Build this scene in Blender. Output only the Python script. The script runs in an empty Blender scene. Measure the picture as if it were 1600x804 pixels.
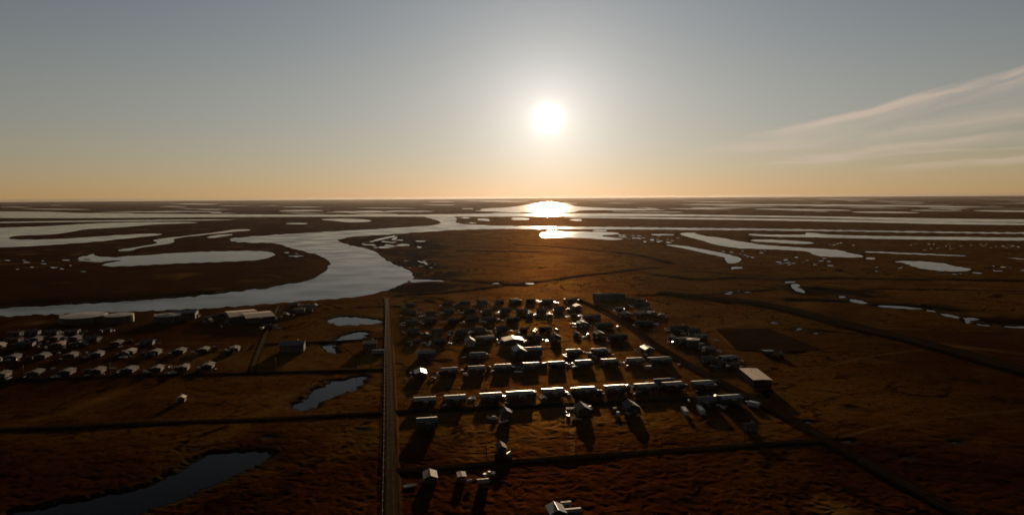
import bpy, math, random
import numpy as np
from mathutils import Vector, Matrix
from mathutils.geometry import tessellate_polygon

# ------------------------------------------------------------------ camera, sky, sun, exposure
scene = bpy.context.scene
col = scene.collection
R = math.radians
CAM_H, FPX = 120.0, 1067.0                 # metres above the tundra; focal length for a 1600 px wide frame
PITCH, ROLL = R(5.10), R(0.36)
Fw = Vector((0, math.cos(PITCH), -math.sin(PITCH)))
Rt0 = Vector((1, 0, 0)); Up0 = Rt0.cross(Fw)
Up = Up0 * math.cos(ROLL) + Rt0 * math.sin(ROLL)
Rt = Rt0 * math.cos(ROLL) - Up0 * math.sin(ROLL)
def ray(px, py):
    return (Fw + Rt * ((px - 800) / FPX) + Up * ((402 - py) / FPX)).normalized()
SUN = ray(857, 185)
SUN_EL, SUN_AZ = math.asin(SUN.z), math.atan2(SUN.x, SUN.y)

cam_d = bpy.data.cameras.new('camera'); cam = bpy.data.objects.new('camera', cam_d); col.objects.link(cam)
cam_d.sensor_width = 36; cam_d.lens = 36 * FPX / 1600; cam_d.clip_start = 1; cam_d.clip_end = 200000
m = Matrix((Rt, Up, -Fw)).transposed().to_4x4(); m.translation = (0, 0, CAM_H); cam.matrix_world = m
scene.camera = cam

SKY_STRENGTH = 0.05
SUN_STRENGTH = 4.2
world = bpy.data.worlds.new("World"); scene.world = world; world.use_nodes = True
wn, wl = world.node_tree.nodes, world.node_tree.links
def wm(op, a, b=None, c=None):
    n = wn.new('ShaderNodeMath'); n.operation = op
    for i, v in enumerate((a, b, c)):
        if v is None: continue
        if isinstance(v, (int, float)): n.inputs[i].default_value = v
        else: wl.new(v, n.inputs[i])
    return n.outputs[0]
def wmix(kind, fac, a, b):
    n = wn.new('ShaderNodeMix'); n.data_type = 'RGBA'; n.blend_type = kind; n.clamp_factor = True
    for idx, v in ((0, fac), (6, a), (7, b)):
        if isinstance(v, (int, float)): n.inputs[idx].default_value = v
        elif isinstance(v, tuple): n.inputs[idx].default_value = v + (1,)
        else: wl.new(v, n.inputs[idx])
    return n.outputs[2]
tc = wn.new('ShaderNodeTexCoord')
sep = wn.new('ShaderNodeSeparateXYZ'); wl.new(tc.outputs['Generated'], sep.inputs[0])
zc = wm('MAXIMUM', sep.outputs[2], 0.004)
comb = wn.new('ShaderNodeCombineXYZ')
wl.new(sep.outputs[0], comb.inputs[0]); wl.new(sep.outputs[1], comb.inputs[1]); wl.new(zc, comb.inputs[2])
nrm = wn.new('ShaderNodeVectorMath'); nrm.operation = 'NORMALIZE'; wl.new(comb.outputs[0], nrm.inputs[0])
sky = wn.new('ShaderNodeTexSky'); sky.sky_type = 'NISHITA'; sky.sun_disc = False
sky.sun_elevation = SUN_EL; sky.sun_rotation = SUN_AZ
sky.air_density = 0.92; sky.dust_density = 0.03; sky.ozone_density = 1.0
wl.new(nrm.outputs[0], sky.inputs[0])
skytint = wmix('MIX', wm('SMOOTH_MIN', wm('MULTIPLY', wm('MAXIMUM', sep.outputs[2], 0.0), 6.6), 1.0, 0.3), (0.83, 0.735, 0.95), (1.33, 1.02, 0.95))
zen = wn.new('ShaderNodeMapRange'); zen.interpolation_type = 'SMOOTHSTEP'; wl.new(sep.outputs[2], zen.inputs[0])
zen.inputs[1].default_value = 0.25; zen.inputs[2].default_value = 0.46; zen.inputs[3].default_value = 1.0; zen.inputs[4].default_value = 0.28
zv = wn.new('ShaderNodeCombineColor')
low = wn.new('ShaderNodeMapRange'); low.interpolation_type = 'SMOOTHSTEP'; wl.new(sep.outputs[2], low.inputs[0])
low.inputs[1].default_value = -0.0012; low.inputs[2].default_value = 0.0012; low.inputs[3].default_value = 0.45; low.inputs[4].default_value = 1.0
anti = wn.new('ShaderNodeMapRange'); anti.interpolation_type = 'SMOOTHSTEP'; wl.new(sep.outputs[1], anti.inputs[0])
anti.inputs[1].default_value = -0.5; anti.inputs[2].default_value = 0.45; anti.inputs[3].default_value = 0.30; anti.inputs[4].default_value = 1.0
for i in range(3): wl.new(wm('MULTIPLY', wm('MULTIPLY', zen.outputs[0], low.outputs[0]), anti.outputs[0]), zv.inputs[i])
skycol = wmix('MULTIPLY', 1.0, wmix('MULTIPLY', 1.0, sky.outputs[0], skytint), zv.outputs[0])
# thin cirrus, in azimuth / elevation
az = wm('ARCTAN2', sep.outputs[0], sep.outputs[1]); el = wm('ARCSINE', sep.outputs[2])
def azel(px, py):
    d = ray(px, py); return math.atan2(d.x, d.y), math.asin(d.z)
def wispnoise(s, t, fs, ft, detail, rough=0.55, seed=0.0):
    c = wn.new('ShaderNodeCombineXYZ')
    wl.new(wm('MULTIPLY', s, fs), c.inputs[0]); wl.new(wm('MULTIPLY', t, ft), c.inputs[1]); c.inputs[2].default_value = seed
    n = wn.new('ShaderNodeTexNoise'); n.inputs['Scale'].default_value = 1.0; n.inputs['Detail'].default_value = detail
    n.inputs['Roughness'].default_value = rough; n.inputs['Distortion'].default_value = 0.3
    wl.new(c.outputs[0], n.inputs['Vector']); return n.outputs[0]
def sstep(v, lo, hi):
    n = wn.new('ShaderNodeMapRange'); n.interpolation_type = 'SMOOTHSTEP'
    n.inputs[1].default_value = lo; n.inputs[2].default_value = hi
    wl.new(v, n.inputs[0]); return n.outputs[0]
def streak(p0, p1, up_w, down_w, fade0, amount, fs, ft, seed, bend=0.0):
    (a0, e0), (a1, e1) = azel(*p0), azel(*p1)
    L = math.hypot(a1 - a0, e1 - e0); ux, uy = (a1 - a0) / L, (e1 - e0) / L
    da, de = wm('SUBTRACT', az, a0), wm('SUBTRACT', el, e0)
    s = wm('ADD', wm('MULTIPLY', da, ux), wm('MULTIPLY', de, uy))
    t = wm('ADD', wm('MULTIPLY', da, -uy), wm('MULTIPLY', de, ux))
    wob = wispnoise(s, t, 9.0, 9.0, 2.0, 0.5, seed + 5)
    t = wm('ADD', t, wm('MULTIPLY', wm('SUBTRACT', wob, 0.5), 0.02))
    t = wm('ADD', t, wm('MULTIPLY', wm('MULTIPLY', s, s), bend))
    prof = wm('MULTIPLY', wm('SUBTRACT', 1.0, sstep(t, 0, up_w)), sstep(t, -down_w, 0))
    nz = wispnoise(s, t, fs, ft, 5.0, 0.6, seed)
    nz = sstep(nz, 0.22, 0.66)
    along = wm('MULTIPLY', sstep(s, -0.02, fade0), wm('SUBTRACT', 1.0, sstep(s, L * 0.9 + 0.25, L * 1.2 + 0.6)))
    return wm('MULTIPLY', wm('MULTIPLY', prof, nz), wm('MULTIPLY', along, amount))
w = streak((1130, 226), (1600, 108), 0.006, 0.022, 0.18, 0.85, 5, 60, 1.3)
w = wm('ADD', w, streak((1120, 236), (1600, 143), 0.020, 0.050, 0.14, 0.22, 4, 45, 7.7))
w = wm('ADD', w, streak((1215, 256), (1600, 184), 0.007, 0.016, 0.07, 0.5, 6, 70, 3.1, 0.25))
w = wm('ADD', w, streak((1060, 242), (1400, 205), 0.012, 0.016, 0.10, 0.36, 7, 90, 9.2))
w = wm('ADD', w, streak((1370, 262), (1600, 247), 0.005, 0.010, 0.06, 0.5, 8, 80, 5.5))
w = wm('ADD', w, streak((1180, 258), (1270, 252), 0.003, 0.004, 0.03, 0.25, 20, 160, 2.2))
w = wm('MULTIPLY', w, wm('GREATER_THAN', sep.outputs[1], 0.0))
skycol = wmix('MIX', w, skycol, (11.5, 8.6, 6.6))
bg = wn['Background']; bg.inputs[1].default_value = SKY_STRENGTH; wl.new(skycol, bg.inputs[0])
# the sun's own disc and the bright aureole round it
dotn = wn.new('ShaderNodeVectorMath'); dotn.operation = 'DOT_PRODUCT'
wl.new(tc.outputs['Generated'], dotn.inputs[0]); dotn.inputs[1].default_value = SUN
th = wm('ARCCOSINE', wm('MINIMUM', dotn.outputs['Value'], 1.0))
def wexp(amp, width): return wm('MULTIPLY', wm('EXPONENT', wm('MULTIPLY', th, -1.0 / width)), amp)
def wemit(value, colr):
    b = wn.new('ShaderNodeBackground'); b.inputs[0].default_value = colr + (1,); wl.new(value, b.inputs[1]); return b.outputs[0]
def wadd(a, b):
    n = wn.new('ShaderNodeAddShader'); wl.new(a, n.inputs[0]); wl.new(b, n.inputs[1]); return n.outputs[0]
sh = wadd(bg.outputs[0], wemit(wexp(7.0, 0.0055), (1.0, 0.95, 0.82)))
sh = wadd(sh, wemit(wexp(0.55, 0.060), (1.0, 0.93, 0.84)))
sh = wadd(sh, wemit(wexp(0.30, 0.24), (0.96, 0.97, 0.92)))
wl.new(sh, wn['World Output'].inputs[0])

sun_d = bpy.data.lights.new('sun', 'SUN'); sun_o = bpy.data.objects.new('sun', sun_d); col.objects.link(sun_o)
sun_d.energy = SUN_STRENGTH; sun_d.angle = R(0.53); sun_d.color = (1.0, 0.70, 0.42)
sun_o.rotation_euler = SUN.to_track_quat('Z', 'Y').to_euler()
scene.view_settings.view_transform = 'Standard'; scene.view_settings.look = 'None'
scene.view_settings.exposure = 0.0; scene.view_settings.gamma = 1.0; scene.view_settings.use_curve_mapping = False
scene.render.engine = 'CYCLES'
scene.cycles.use_denoising = True
scene.cycles.max_bounces = 6; scene.cycles.volume_bounces = 0
scene.cycles.sample_clamp_indirect = 4.0

# ------------------------------------------------------------------ helpers
def on_plane(px, py, z=0.0):
    d = ray(px, py); k = (z - CAM_H) / d.z
    return Vector((d.x * k, d.y * k, z))
def tag(o, label=None, cat=None, group=None, kind=None):
    if label: o['label'] = label
    if cat: o['category'] = cat
    if group: o['group'] = group
    if kind: o['kind'] = kind
    return o
def link(name, data, parent=None, loc=(0, 0, 0), rz=0.0):
    o = bpy.data.objects.new(name, data); col.objects.link(o)
    o.location = loc; o.rotation_euler = (0, 0, rz)
    if parent: o.parent = parent
    return o
def mat(name, base, rough=0.8, metal=0.0, spec=0.5, noise=0.0, nscale=1.5, bump=0.0, stripe=0.0, rot=0.0):
    mt = bpy.data.materials.new(name); mt.use_nodes = True
    n, l = mt.node_tree.nodes, mt.node_tree.links
    b = n['Principled BSDF']; b.inputs['Base Color'].default_value = base + (1,)
    b.inputs['Roughness'].default_value = rough; b.inputs['Metallic'].default_value = metal
    b.inputs['Specular IOR Level'].default_value = spec
    t = n.new('ShaderNodeTexCoord')
    if noise:
        nz = n.new('ShaderNodeTexNoise'); nz.inputs['Scale'].default_value = nscale; nz.inputs['Detail'].default_value = 5
        oi = n.new('ShaderNodeObjectInfo')
        ad = n.new('ShaderNodeVectorMath'); ad.operation = 'ADD'
        l.new(t.outputs['Object'], ad.inputs[0]); l.new(oi.outputs['Location'], ad.inputs[1]); l.new(ad.outputs[0], nz.inputs['Vector'])
        r = n.new('ShaderNodeValToRGB'); r.color_ramp.elements[0].position = 0.3; r.color_ramp.elements[1].position = 0.7
        r.color_ramp.elements[0].color = tuple(c * (1 - noise) for c in base) + (1,)
        r.color_ramp.elements[1].color = tuple(min(1, c * (1 + noise * 0.6)) for c in base) + (1,)
        l.new(nz.outputs[0], r.inputs[0]); l.new(r.outputs[0], b.inputs['Base Color'])
    if stripe:
        wv = n.new('ShaderNodeTexWave'); wv.inputs['Scale'].default_value = stripe; wv.bands_direction = 'X' if rot == 0 else 'Z'
        bp = n.new('ShaderNodeBump'); bp.inputs['Strength'].default_value = bump; bp.inputs['Distance'].default_value = 0.03
        l.new(t.outputs['Object'], wv.inputs[0]); l.new(wv.outputs[1], bp.inputs['Height']); l.new(bp.outputs[0], b.inputs['Normal'])
    return mt

class MB:
    def __init__(s): s.v = []; s.f = []; s.m = []
    def poly(s, pts, mi=0):
        i = len(s.v); s.v += [tuple(p) for p in pts]; s.f.append(tuple(range(i, i + len(pts)))); s.m.append(mi)
    def hexa(s, p, mi=0):            # p: 4 bottom, 4 top corners
        i = len(s.v); s.v += [tuple(q) for q in p]
        for f in ((3, 2, 1, 0), (4, 5, 6, 7), (0, 1, 5, 4), (1, 2, 6, 5), (2, 3, 7, 6), (3, 0, 4, 7)):
            s.f.append(tuple(i + k for k in f)); s.m.append(mi)
    def box(s, x0, x1, y0, y1, z0, z1, mi=0):
        s.hexa([(x0, y0, z0), (x1, y0, z0), (x1, y1, z0), (x0, y1, z0), (x0, y0, z1), (x1, y0, z1), (x1, y1, z1), (x0, y1, z1)], mi)
    def prism(s, prof, x0, x1, mi=0):  # (y,z) outline counter-clockwise seen from +x, extruded along x
        n = len(prof); i = len(s.v)
        s.v += [(x0, y, z) for y, z in prof] + [(x1, y, z) for y, z in prof]
        s.f.append(tuple(i + k for k in reversed(range(n)))); s.m.append(mi)
        s.f.append(tuple(i + n + k for k in range(n))); s.m.append(mi)
        for k in range(n):
            j = (k + 1) % n; s.f.append((i + k, i + j, i + n + j, i + n + k)); s.m.append(mi)
    def cyl(s, c0, c1, r0, r1, n=14, mi=0, cap=True):
        a, b = Vector(c0), Vector(c1); d = (b - a).normalized()
        u = d.orthogonal().normalized(); w = d.cross(u); i = len(s.v)
        for c, r in ((a, r0), (b, r1)):
            for k in range(n):
                t = 2 * math.pi * k / n; s.v.append(tuple(c + u * (r * math.cos(t)) + w * (r * math.sin(t))))
        for k in range(n):
            j = (k + 1) % n; s.f.append((i + k, i + j, i + n + j, i + n + k)); s.m.append(mi)
        if cap:
            s.f.append(tuple(i + k for k in reversed(range(n)))); s.m.append(mi)
            s.f.append(tuple(i + n + k for k in range(n))); s.m.append(mi)
    def mesh(s, name, *mats, smooth=False):
        me = bpy.data.meshes.new(name); me.from_pydata(s.v, [], s.f)
        for mm in mats: me.materials.append(mm)
        me.polygons.foreach_set('material_index', s.m)
        if smooth: me.polygons.foreach_set('use_smooth', [True] * len(s.f))
        me.update(); return me

rnd = random.Random(7)
def lerp(a, b, t): return a + (b - a) * t
def vnoise(x, y, seed):
    xi = np.floor(x).astype(np.int64); yi = np.floor(y).astype(np.int64)
    fx = x - xi; fy = y - yi; fx = fx * fx * (3 - 2 * fx); fy = fy * fy * (3 - 2 * fy)
    def h(i, j):
        n = (i * 374761393 + j * 668265263 + seed * 974634777) & 0xffffffff
        n = ((n ^ (n >> 13)) * 1274126177) & 0xffffffff
        return ((n ^ (n >> 16)) & 0xffff) / 65535.0
    a = h(xi, yi); b = h(xi + 1, yi); c = h(xi, yi + 1); d = h(xi + 1, yi + 1)
    return (a + (b - a) * fx) * (1 - fy) + (c + (d - c) * fx) * fy
def npstep(lo, hi, v):
    t = np.clip((v - lo) / (hi - lo), 0, 1); return t * t * (3 - 2 * t)

# ------------------------------------------------------------------ water outlines, creeks, roads (read off the photograph, projected to the ground)
WATER_Z = -0.8
def chaikin(p, n=2, closed=True):
    for _ in range(n):
        q = []
        for i in range(len(p) if closed else len(p) - 1):
            a, b = p[i], p[(i + 1) % len(p)]
            q.append((a[0] * .75 + b[0] * .25, a[1] * .75 + b[1] * .25)); q.append((a[0] * .25 + b[0] * .75, a[1] * .25 + b[1] * .75))
        p = q if closed else [p[0]] + q + [p[-1]]
    return p
def shore(pts, jag=0.4, seed=0, lev=-0.8):
    p = chaikin(pts, 2); out = []
    for i, a in enumerate(p):
        b = p[(i + 1) % len(p)]; L = math.hypot(b[0] - a[0], (b[1] - a[1]) * 3); n = max(1, int(L / 5))
        for k in range(n):
            x, y = lerp(a[0], b[0], k / n), lerp(a[1], b[1], k / n)
            am = jag * 1.7 * min(1.0, max(0.08, (y - 318) / 110))
            x += am * 2.2 * math.sin(x * .91 + y * 1.7 + seed) * math.cos(y * 2.3 + seed)
            y += am * (math.sin(x * .27 + y * .9 + seed * 2) * .5 + math.sin(x * .83 + seed) * .35 + math.sin(x * 2.1 + y * 3 + seed) * .3)
            out.append((x, y))
    return [on_plane(x, max(y, 311.0 - (x - 800) * 0.0063), lev) for x, y in out]
WATERS = []       # (name, outline in metres)
def water(name, pts, jag=0.4):
    WATERS.append((name, shore(pts, jag, len(WATERS) * 1.37)))
water('river', [(-60, 484), (0, 481), (100, 476.5), (200, 470.5), (260, 466), (300, 463), (350, 457.5), (400, 452), (440, 446), (480, 438),
    (500, 430), (512, 420), (516, 412), (510, 404), (495, 397), (470, 391), (448, 386), (440, 381), (420, 379), (400, 379), (375, 378.5),
    (358, 376), (360, 372), (380, 370), (430, 366.5), (500, 362.5), (560, 359), (600, 357), (650, 353.5), (678, 351.5), (690, 348.5),
    (684, 344), (664, 339), (664, 337.6), (711, 337.6), (715, 343), (710, 347), (722, 349.8), (760, 351.8), (800, 353), (900, 354), (1000, 354.8), (1100, 356), (1200, 357),
    (1400, 360.5), (1490, 362), (1640, 363.5), (1640, 366), (1400, 362.8), (1200, 359.7), (1100, 359.2), (1000, 358.2), (900, 357.7), (800, 357.2), (760, 357.5),
    (700, 359.5), (650, 363), (600, 366.5), (560, 369), (533, 372), (525, 375.5), (540, 381), (560, 385.5), (580, 390), (592, 396), (597, 402),
    (610, 410), (625, 416), (640, 422), (649, 430), (645, 436), (635, 440), (625, 446), (610, 452), (590, 458), (560, 463), (530, 466),
    (500, 468), (440, 472.5), (400, 476), (350, 480), (300, 482), (250, 485), (200, 486.5), (130, 489), (60, 491.5), (-60, 496)], 0.9)
water('river', [(-60, 330), (0, 330), (95, 331), (120, 333), (400, 335), (600, 335.5), (780, 333.5), (860, 333), (1000, 333.5), (1200, 336.8), (1320, 338.2),
    (1480, 341.5), (1660, 343), (1660, 347.5), (1480, 346), (1300, 341), (1200, 339), (1000, 337.3), (800, 338.3), (500, 338.2), (300, 339.2), (150, 340.7), (-60, 340.5)], 0.2)
water('river', [(880, 338.6), (1000, 338.9), (1200, 341.2), (1400, 344.3), (1660, 349.5), (1660, 352), (1480, 350.3), (1400, 348.2), (1200, 344.2), (1000, 341.4), (880, 339.6)], 0.2)
water('bay', [(-60, 356), (0, 355.5), (80, 353), (130, 349.5), (210, 346.8), (245, 346.4), (310, 347), (308, 348.2), (250, 350), (225, 352), (190, 355), (150, 357),
    (128, 358.5), (112, 362), (90, 365.5), (60, 367.2), (22, 367.8), (12, 372), (20, 374.3), (90, 373.5), (150, 369.5), (200, 366), (240, 364.5), (258, 365.5), (240, 368.3),
    (200, 372), (150, 377.5), (100, 381), (50, 384.5), (-60, 388.5)])
water('channel', [(-60, 347.3), (100, 344.8), (250, 343.1), (366, 342.5), (366, 343.6), (250, 345), (100, 346.8), (-60, 349.3)], 0.2)
water('channel', [(181, 390.5), (200, 387.5), (235, 382.5), (248, 379), (237, 375), (248, 373), (262, 371.5), (300, 367), (345, 362), (365, 358), (390, 358), (393, 359.5),
    (375, 361.2), (335, 365.2), (300, 368.8), (275, 372), (270, 374), (274, 377), (265, 380.5), (245, 383.2), (215, 387), (207, 391.5), (190, 392.2)])
water('pond', [(321, 371.5), (330, 368), (362, 365), (366, 366.5), (350, 369), (335, 371.5)])
water('lake', [(120, 404), (127, 400.5), (140, 399), (137, 397.5), (148, 396), (146, 399.7), (165, 401.5), (190, 401.5), (200, 399.5), (240, 398), (270, 395), (330, 392.5), (400, 391.5),
    (422, 393), (431, 397), (427, 400), (415, 404), (400, 406.5), (330, 409.5), (260, 412), (200, 415.5), (175, 416.3), (158, 414.5), (165, 411), (180, 408.5), (195, 405.5), (180, 406.3), (160, 409.2), (140, 408.8), (125, 406)])
water('channel', [(643, 436.5), (660, 436), (690, 437.6), (695, 439.4), (660, 440.3), (640, 441)])
water('channel', [(1168, 365), (1200, 366.3), (1262, 366.8), (1256, 363), (1270, 363.3), (1290, 366), (1320, 367.5), (1400, 369), (1500, 370), (1650, 371.8), (1650, 376.3), (1450, 374.2),
    (1350, 372.6), (1290, 370.8), (1200, 369.5), (1170, 367.5)], 0.3)
water('pond', [(1172, 374), (1200, 373.8), (1250, 376.3), (1274, 379), (1268, 381), (1240, 380.7), (1200, 378.2), (1174, 376.8)])
water('lake', [(1060, 365.5), (1068, 363.5), (1085, 363), (1090, 366), (1105, 369), (1130, 371.5), (1150, 376), (1180, 380.5), (1200, 383), (1250, 386.5), (1300, 389.3), (1318, 391.5),
    (1325, 395), (1352, 399.5), (1342, 402.3), (1310, 401.3), (1280, 400.3), (1268, 396.5), (1262, 392), (1200, 388.9), (1150, 388), (1110, 380.5), (1100, 376), (1075, 370.2)])
water('pool', [(1352, 402), (1365, 401.7), (1369, 405), (1355, 405.6)])
water('slough', [(1040, 381.5), (1065, 383.5), (1080, 385.5), (1100, 389.5), (1130, 395.5), (1156, 401.5), (1160, 406), (1150, 411.5), (1139, 411.5), (1131, 405.5), (1134, 402.6), (1115, 398), (1095, 394), (1070, 388), (1042, 383)])
water('pool', [(1141, 416.6), (1160, 416.6), (1160, 419.8), (1142, 420)])
water('lake', [(1393, 407.6), (1415, 407.6), (1440, 407.6), (1475, 410.6), (1487, 415), (1512, 418), (1520, 420.5), (1505, 424.3), (1475, 423.5), (1440, 419.6), (1424, 415.6), (1415, 411)])
water('pool', [(1515, 423.6), (1538, 427), (1524, 427.6)])
water('slough', [(1350, 392.4), (1380, 393), (1430, 395.5), (1510, 398.7), (1508, 400.2), (1430, 397.3), (1380, 395.2), (1352, 394)])
water('slough', [(1575, 402.3), (1640, 406), (1640, 407.5), (1577, 403.6)])
water('pool', [(1226, 439.4), (1243, 438.8), (1243, 441.6), (1227, 441.8)])
water('pool', [(1235, 443), (1250, 444), (1249, 447.6), (1244, 448.6), (1258, 453), (1258, 458), (1245, 455.5), (1237, 450)])
water('pool', [(1312, 462.5), (1322, 462.7), (1320, 465), (1310, 464.5)])
water('pool', [(1323, 466.5), (1340, 468), (1354, 472), (1356, 475), (1333, 472.6)])
water('slough', [(1369, 476.4), (1400, 477.7), (1440, 481), (1438, 483.4), (1400, 481.6), (1373, 479.4)])
water('pool', [(1448, 483.5), (1462, 486), (1460, 488), (1447, 485.2)])
water('pool', [(1468, 489), (1485, 491), (1502, 495.2), (1496, 497.6), (1472, 492.6)])
water('pool', [(1504, 495.5), (1532, 497.2), (1528, 499.4), (1515, 500), (1516, 505.2), (1509, 504.4), (1508, 499.5)])
water('pool', [(1526, 505.5), (1546, 507.3), (1545, 509.8), (1527, 507.6)])
water('pool', [(1568, 509), (1625, 510.5), (1624, 513), (1569, 511.5)])
water('lake', [(842, 366), (850, 361.8), (880, 360.8), (915, 361.8), (966, 362.8), (969, 366), (935, 367.5), (952, 370.5), (977, 373), (962, 375.4), (920, 372), (880, 370.5), (855, 372), (845, 370.2)])
water('pool', [(925, 359.3), (948, 358.9), (950, 361), (927, 361.2)], 0.2)
water('pool', [(1016, 365.3), (1055, 365.6), (1053, 367.6), (1018, 367.2)])
water('lake', [(500, 342), (530, 341.4), (560, 341.8), (583, 344.3), (575, 346.8), (540, 347.3), (528, 345.2), (505, 343.6)], 0.2)
water('pond', [(440, 349), (465, 347.8), (485, 349), (470, 350.7)], 0.2)
water('pond', [(514, 498.5), (520, 496.3), (545, 495.2), (560, 495.7), (585, 498.7), (598, 501.8), (590, 505.3), (577, 506.3), (560, 507.3), (526, 507.6), (515, 503.5)], 1.1)
water('pond', [(524, 532.5), (535, 525.5), (545, 521.5), (560, 519), (575, 519.6), (571, 525), (562, 529.3), (548, 532.6)], 1.1)
water('pond', [(503, 539.8), (520, 536.8), (537, 537.2), (522, 541.3), (519, 544), (529, 550.4), (515, 551.6), (506, 545.4)], 1.1)
water('pond', [(455, 639), (470, 627), (480, 621.5), (500, 605.5), (520, 597.5), (540, 591.5), (570, 587.5), (575, 590), (570, 595.3), (557, 608.5), (540, 613.6), (510, 622.6), (490, 634.5), (480, 639.5), (465, 641)], 1.6)
water('lake', [(60, 796), (150, 778), (220, 764), (260, 748), (290, 733), (312, 717), (340, 708.5), (400, 706.5), (427, 706.5), (421, 715), (395, 730), (360, 745.5), (320, 762.5), (280, 780.5), (220, 801), (190, 816), (20, 830), (10, 806)], 1.6)
water('lake', [(800, 323.6), (830, 318.4), (858, 314.6), (885, 318.2), (905, 323.8), (1040, 327.4), (1038, 328.4), (905, 328), (900, 331), (880, 332.5), (800, 332), (770, 330.2), (740, 326.5)], 0.2)
water('lake', [(1065, 318.6), (1200, 318.9), (1350, 319.6), (1512, 322), (1510, 323.6), (1350, 321.8), (1200, 320.8), (1066, 319.8)], 0.15)
water('lake', [(1330, 330.3), (1390, 330), (1441, 332), (1430, 333), (1380, 332.6), (1333, 332)], 0.15)
water('lake', [(1508, 328.6), (1560, 328), (1650, 329.6), (1650, 331.4), (1560, 331)], 0.15)
water('lake', [(1180, 325.6), (1260, 326.4), (1330, 327.8), (1320, 328.9), (1250, 328.2), (1180, 327)], 0.15)
water('lake', [(430, 329), (470, 327.8), (505, 328.2), (504, 329.6), (450, 330.6)], 0.15)
water('lake', [(550, 329.6), (590, 328.8), (600, 330.4), (590, 332.2), (552, 331.8)], 0.15)
frng = random.Random(21)
for i in range(85):                       # thin far lakes all the way to the horizon
    y = 312.6 + 21.0 * frng.random() ** 0.8; x = frng.uniform(-40, 1640)
    y -= (x - 800) * 0.0063
    if 335 - (x - 800) * -0.002 < y: continue
    hw = frng.uniform(8, 60); hh = frng.uniform(0.22, 0.70) * (0.5 + (y - 310) / 26)
    pts = []
    for k in range(10):
        t = 2 * math.pi * k / 10; r = frng.uniform(0.65, 1.15)
        pts.append((x + hw * r * math.cos(t), y + hh * r * math.sin(t) + hw * 0.01 * math.cos(t)))
    WATERS.append(('lake', shore(pts, 0.05, i)))
prng = random.Random(5)
def pools(n, x0, x1, y0, y1, w0, w1, slope=0.0):
    for i in range(n):
        x, y = prng.uniform(x0, x1), prng.uniform(y0, y1); y += (x - x0) * slope
        hw = prng.uniform(w0, w1); hh = hw * prng.uniform(0.07, 0.15) + 0.2; pts = []
        for k in range(7):
            t = 2 * math.pi * k / 7; r = prng.uniform(0.5, 1.25)
            pts.append((x + hw * r * math.cos(t), y + hh * r * math.sin(t) + 0.18 * hw * math.cos(t) * prng.uniform(-.3, .6)))
        WATERS.append(('pool', shore(pts, 0.25, i * 3.1, -0.22 if y0 > 440 else WATER_Z)))
pools(9, 582, 660, 370, 388, 5, 14, -0.02); pools(12, 600, 690, 385, 436, 2, 7); pools(3, 765, 830, 437, 446, 5, 9)
for P_ in ([(575, 378), (590, 373), (610, 369), (623, 366.4), (612, 371), (595, 374.6), (580, 378.6)], [(611, 374), (618, 370), (622, 368.5), (619, 373), (614, 375)], [(594, 376.2), (602, 375.5), (604, 378), (597, 378)],
           [(563, 380.5), (574, 381), (588, 383), (584, 384), (570, 382.6)], [(653, 407), (662, 408), (672, 413), (664, 412), (656, 409)], [(632, 381), (640, 381.5), (638, 383.5), (633, 383)]): water('pool', P_, 0.9)
pools(26, 960, 1060, 366, 377, 2, 6, 0.03); pools(14, 1100, 1200, 388, 415, 2, 5)
pools(18, 1210, 1310, 398, 416, 2, 7); pools(7, 100, 260, 398, 424, 4, 9); pools(12, 10, 130, 398, 426, 3, 7); pools(7, 445, 475, 394, 404, 2, 6)
pools(20, 1330, 1600, 414, 428, 2, 6); pools(6, 700, 960, 340, 350, 6, 14); pools(4, 1130, 1180, 452, 460, 4, 9); pools(4, 1210, 1290, 495, 525, 3, 7)
for x, y, w_ in ((1171, 628, 7), (1262, 660, 8), (1322, 690, 13), (1492, 691, 7), (1418, 714, 8), (668, 683, 5), (420, 683, 6), (566, 672, 6), (975, 663, 5), (1330, 636, 5)):
    pools(1, x - 1, x + 1, y - .5, y + .5, w_ * .8, w_)
MARSH = []
for i in range(190):
    x = prng.uniform(1290, 1610); y = 377 + 26 * prng.random() + (x - 1290) * 0.016
    hw = prng.uniform(1.2, 4.2); hh = prng.uniform(0.25, 0.6); pts = []
    for k in range(6):
        t = 2 * math.pi * k / 6; r = prng.uniform(0.5, 1.2); pts.append((x + hw * r * math.cos(t), y + hh * r * math.sin(t) + 0.25 * hw * math.cos(t) * prng.uniform(-.4, .6)))
    MARSH.append([on_plane(a, b, WATER_Z + 0.02) for a, b in pts])

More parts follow.
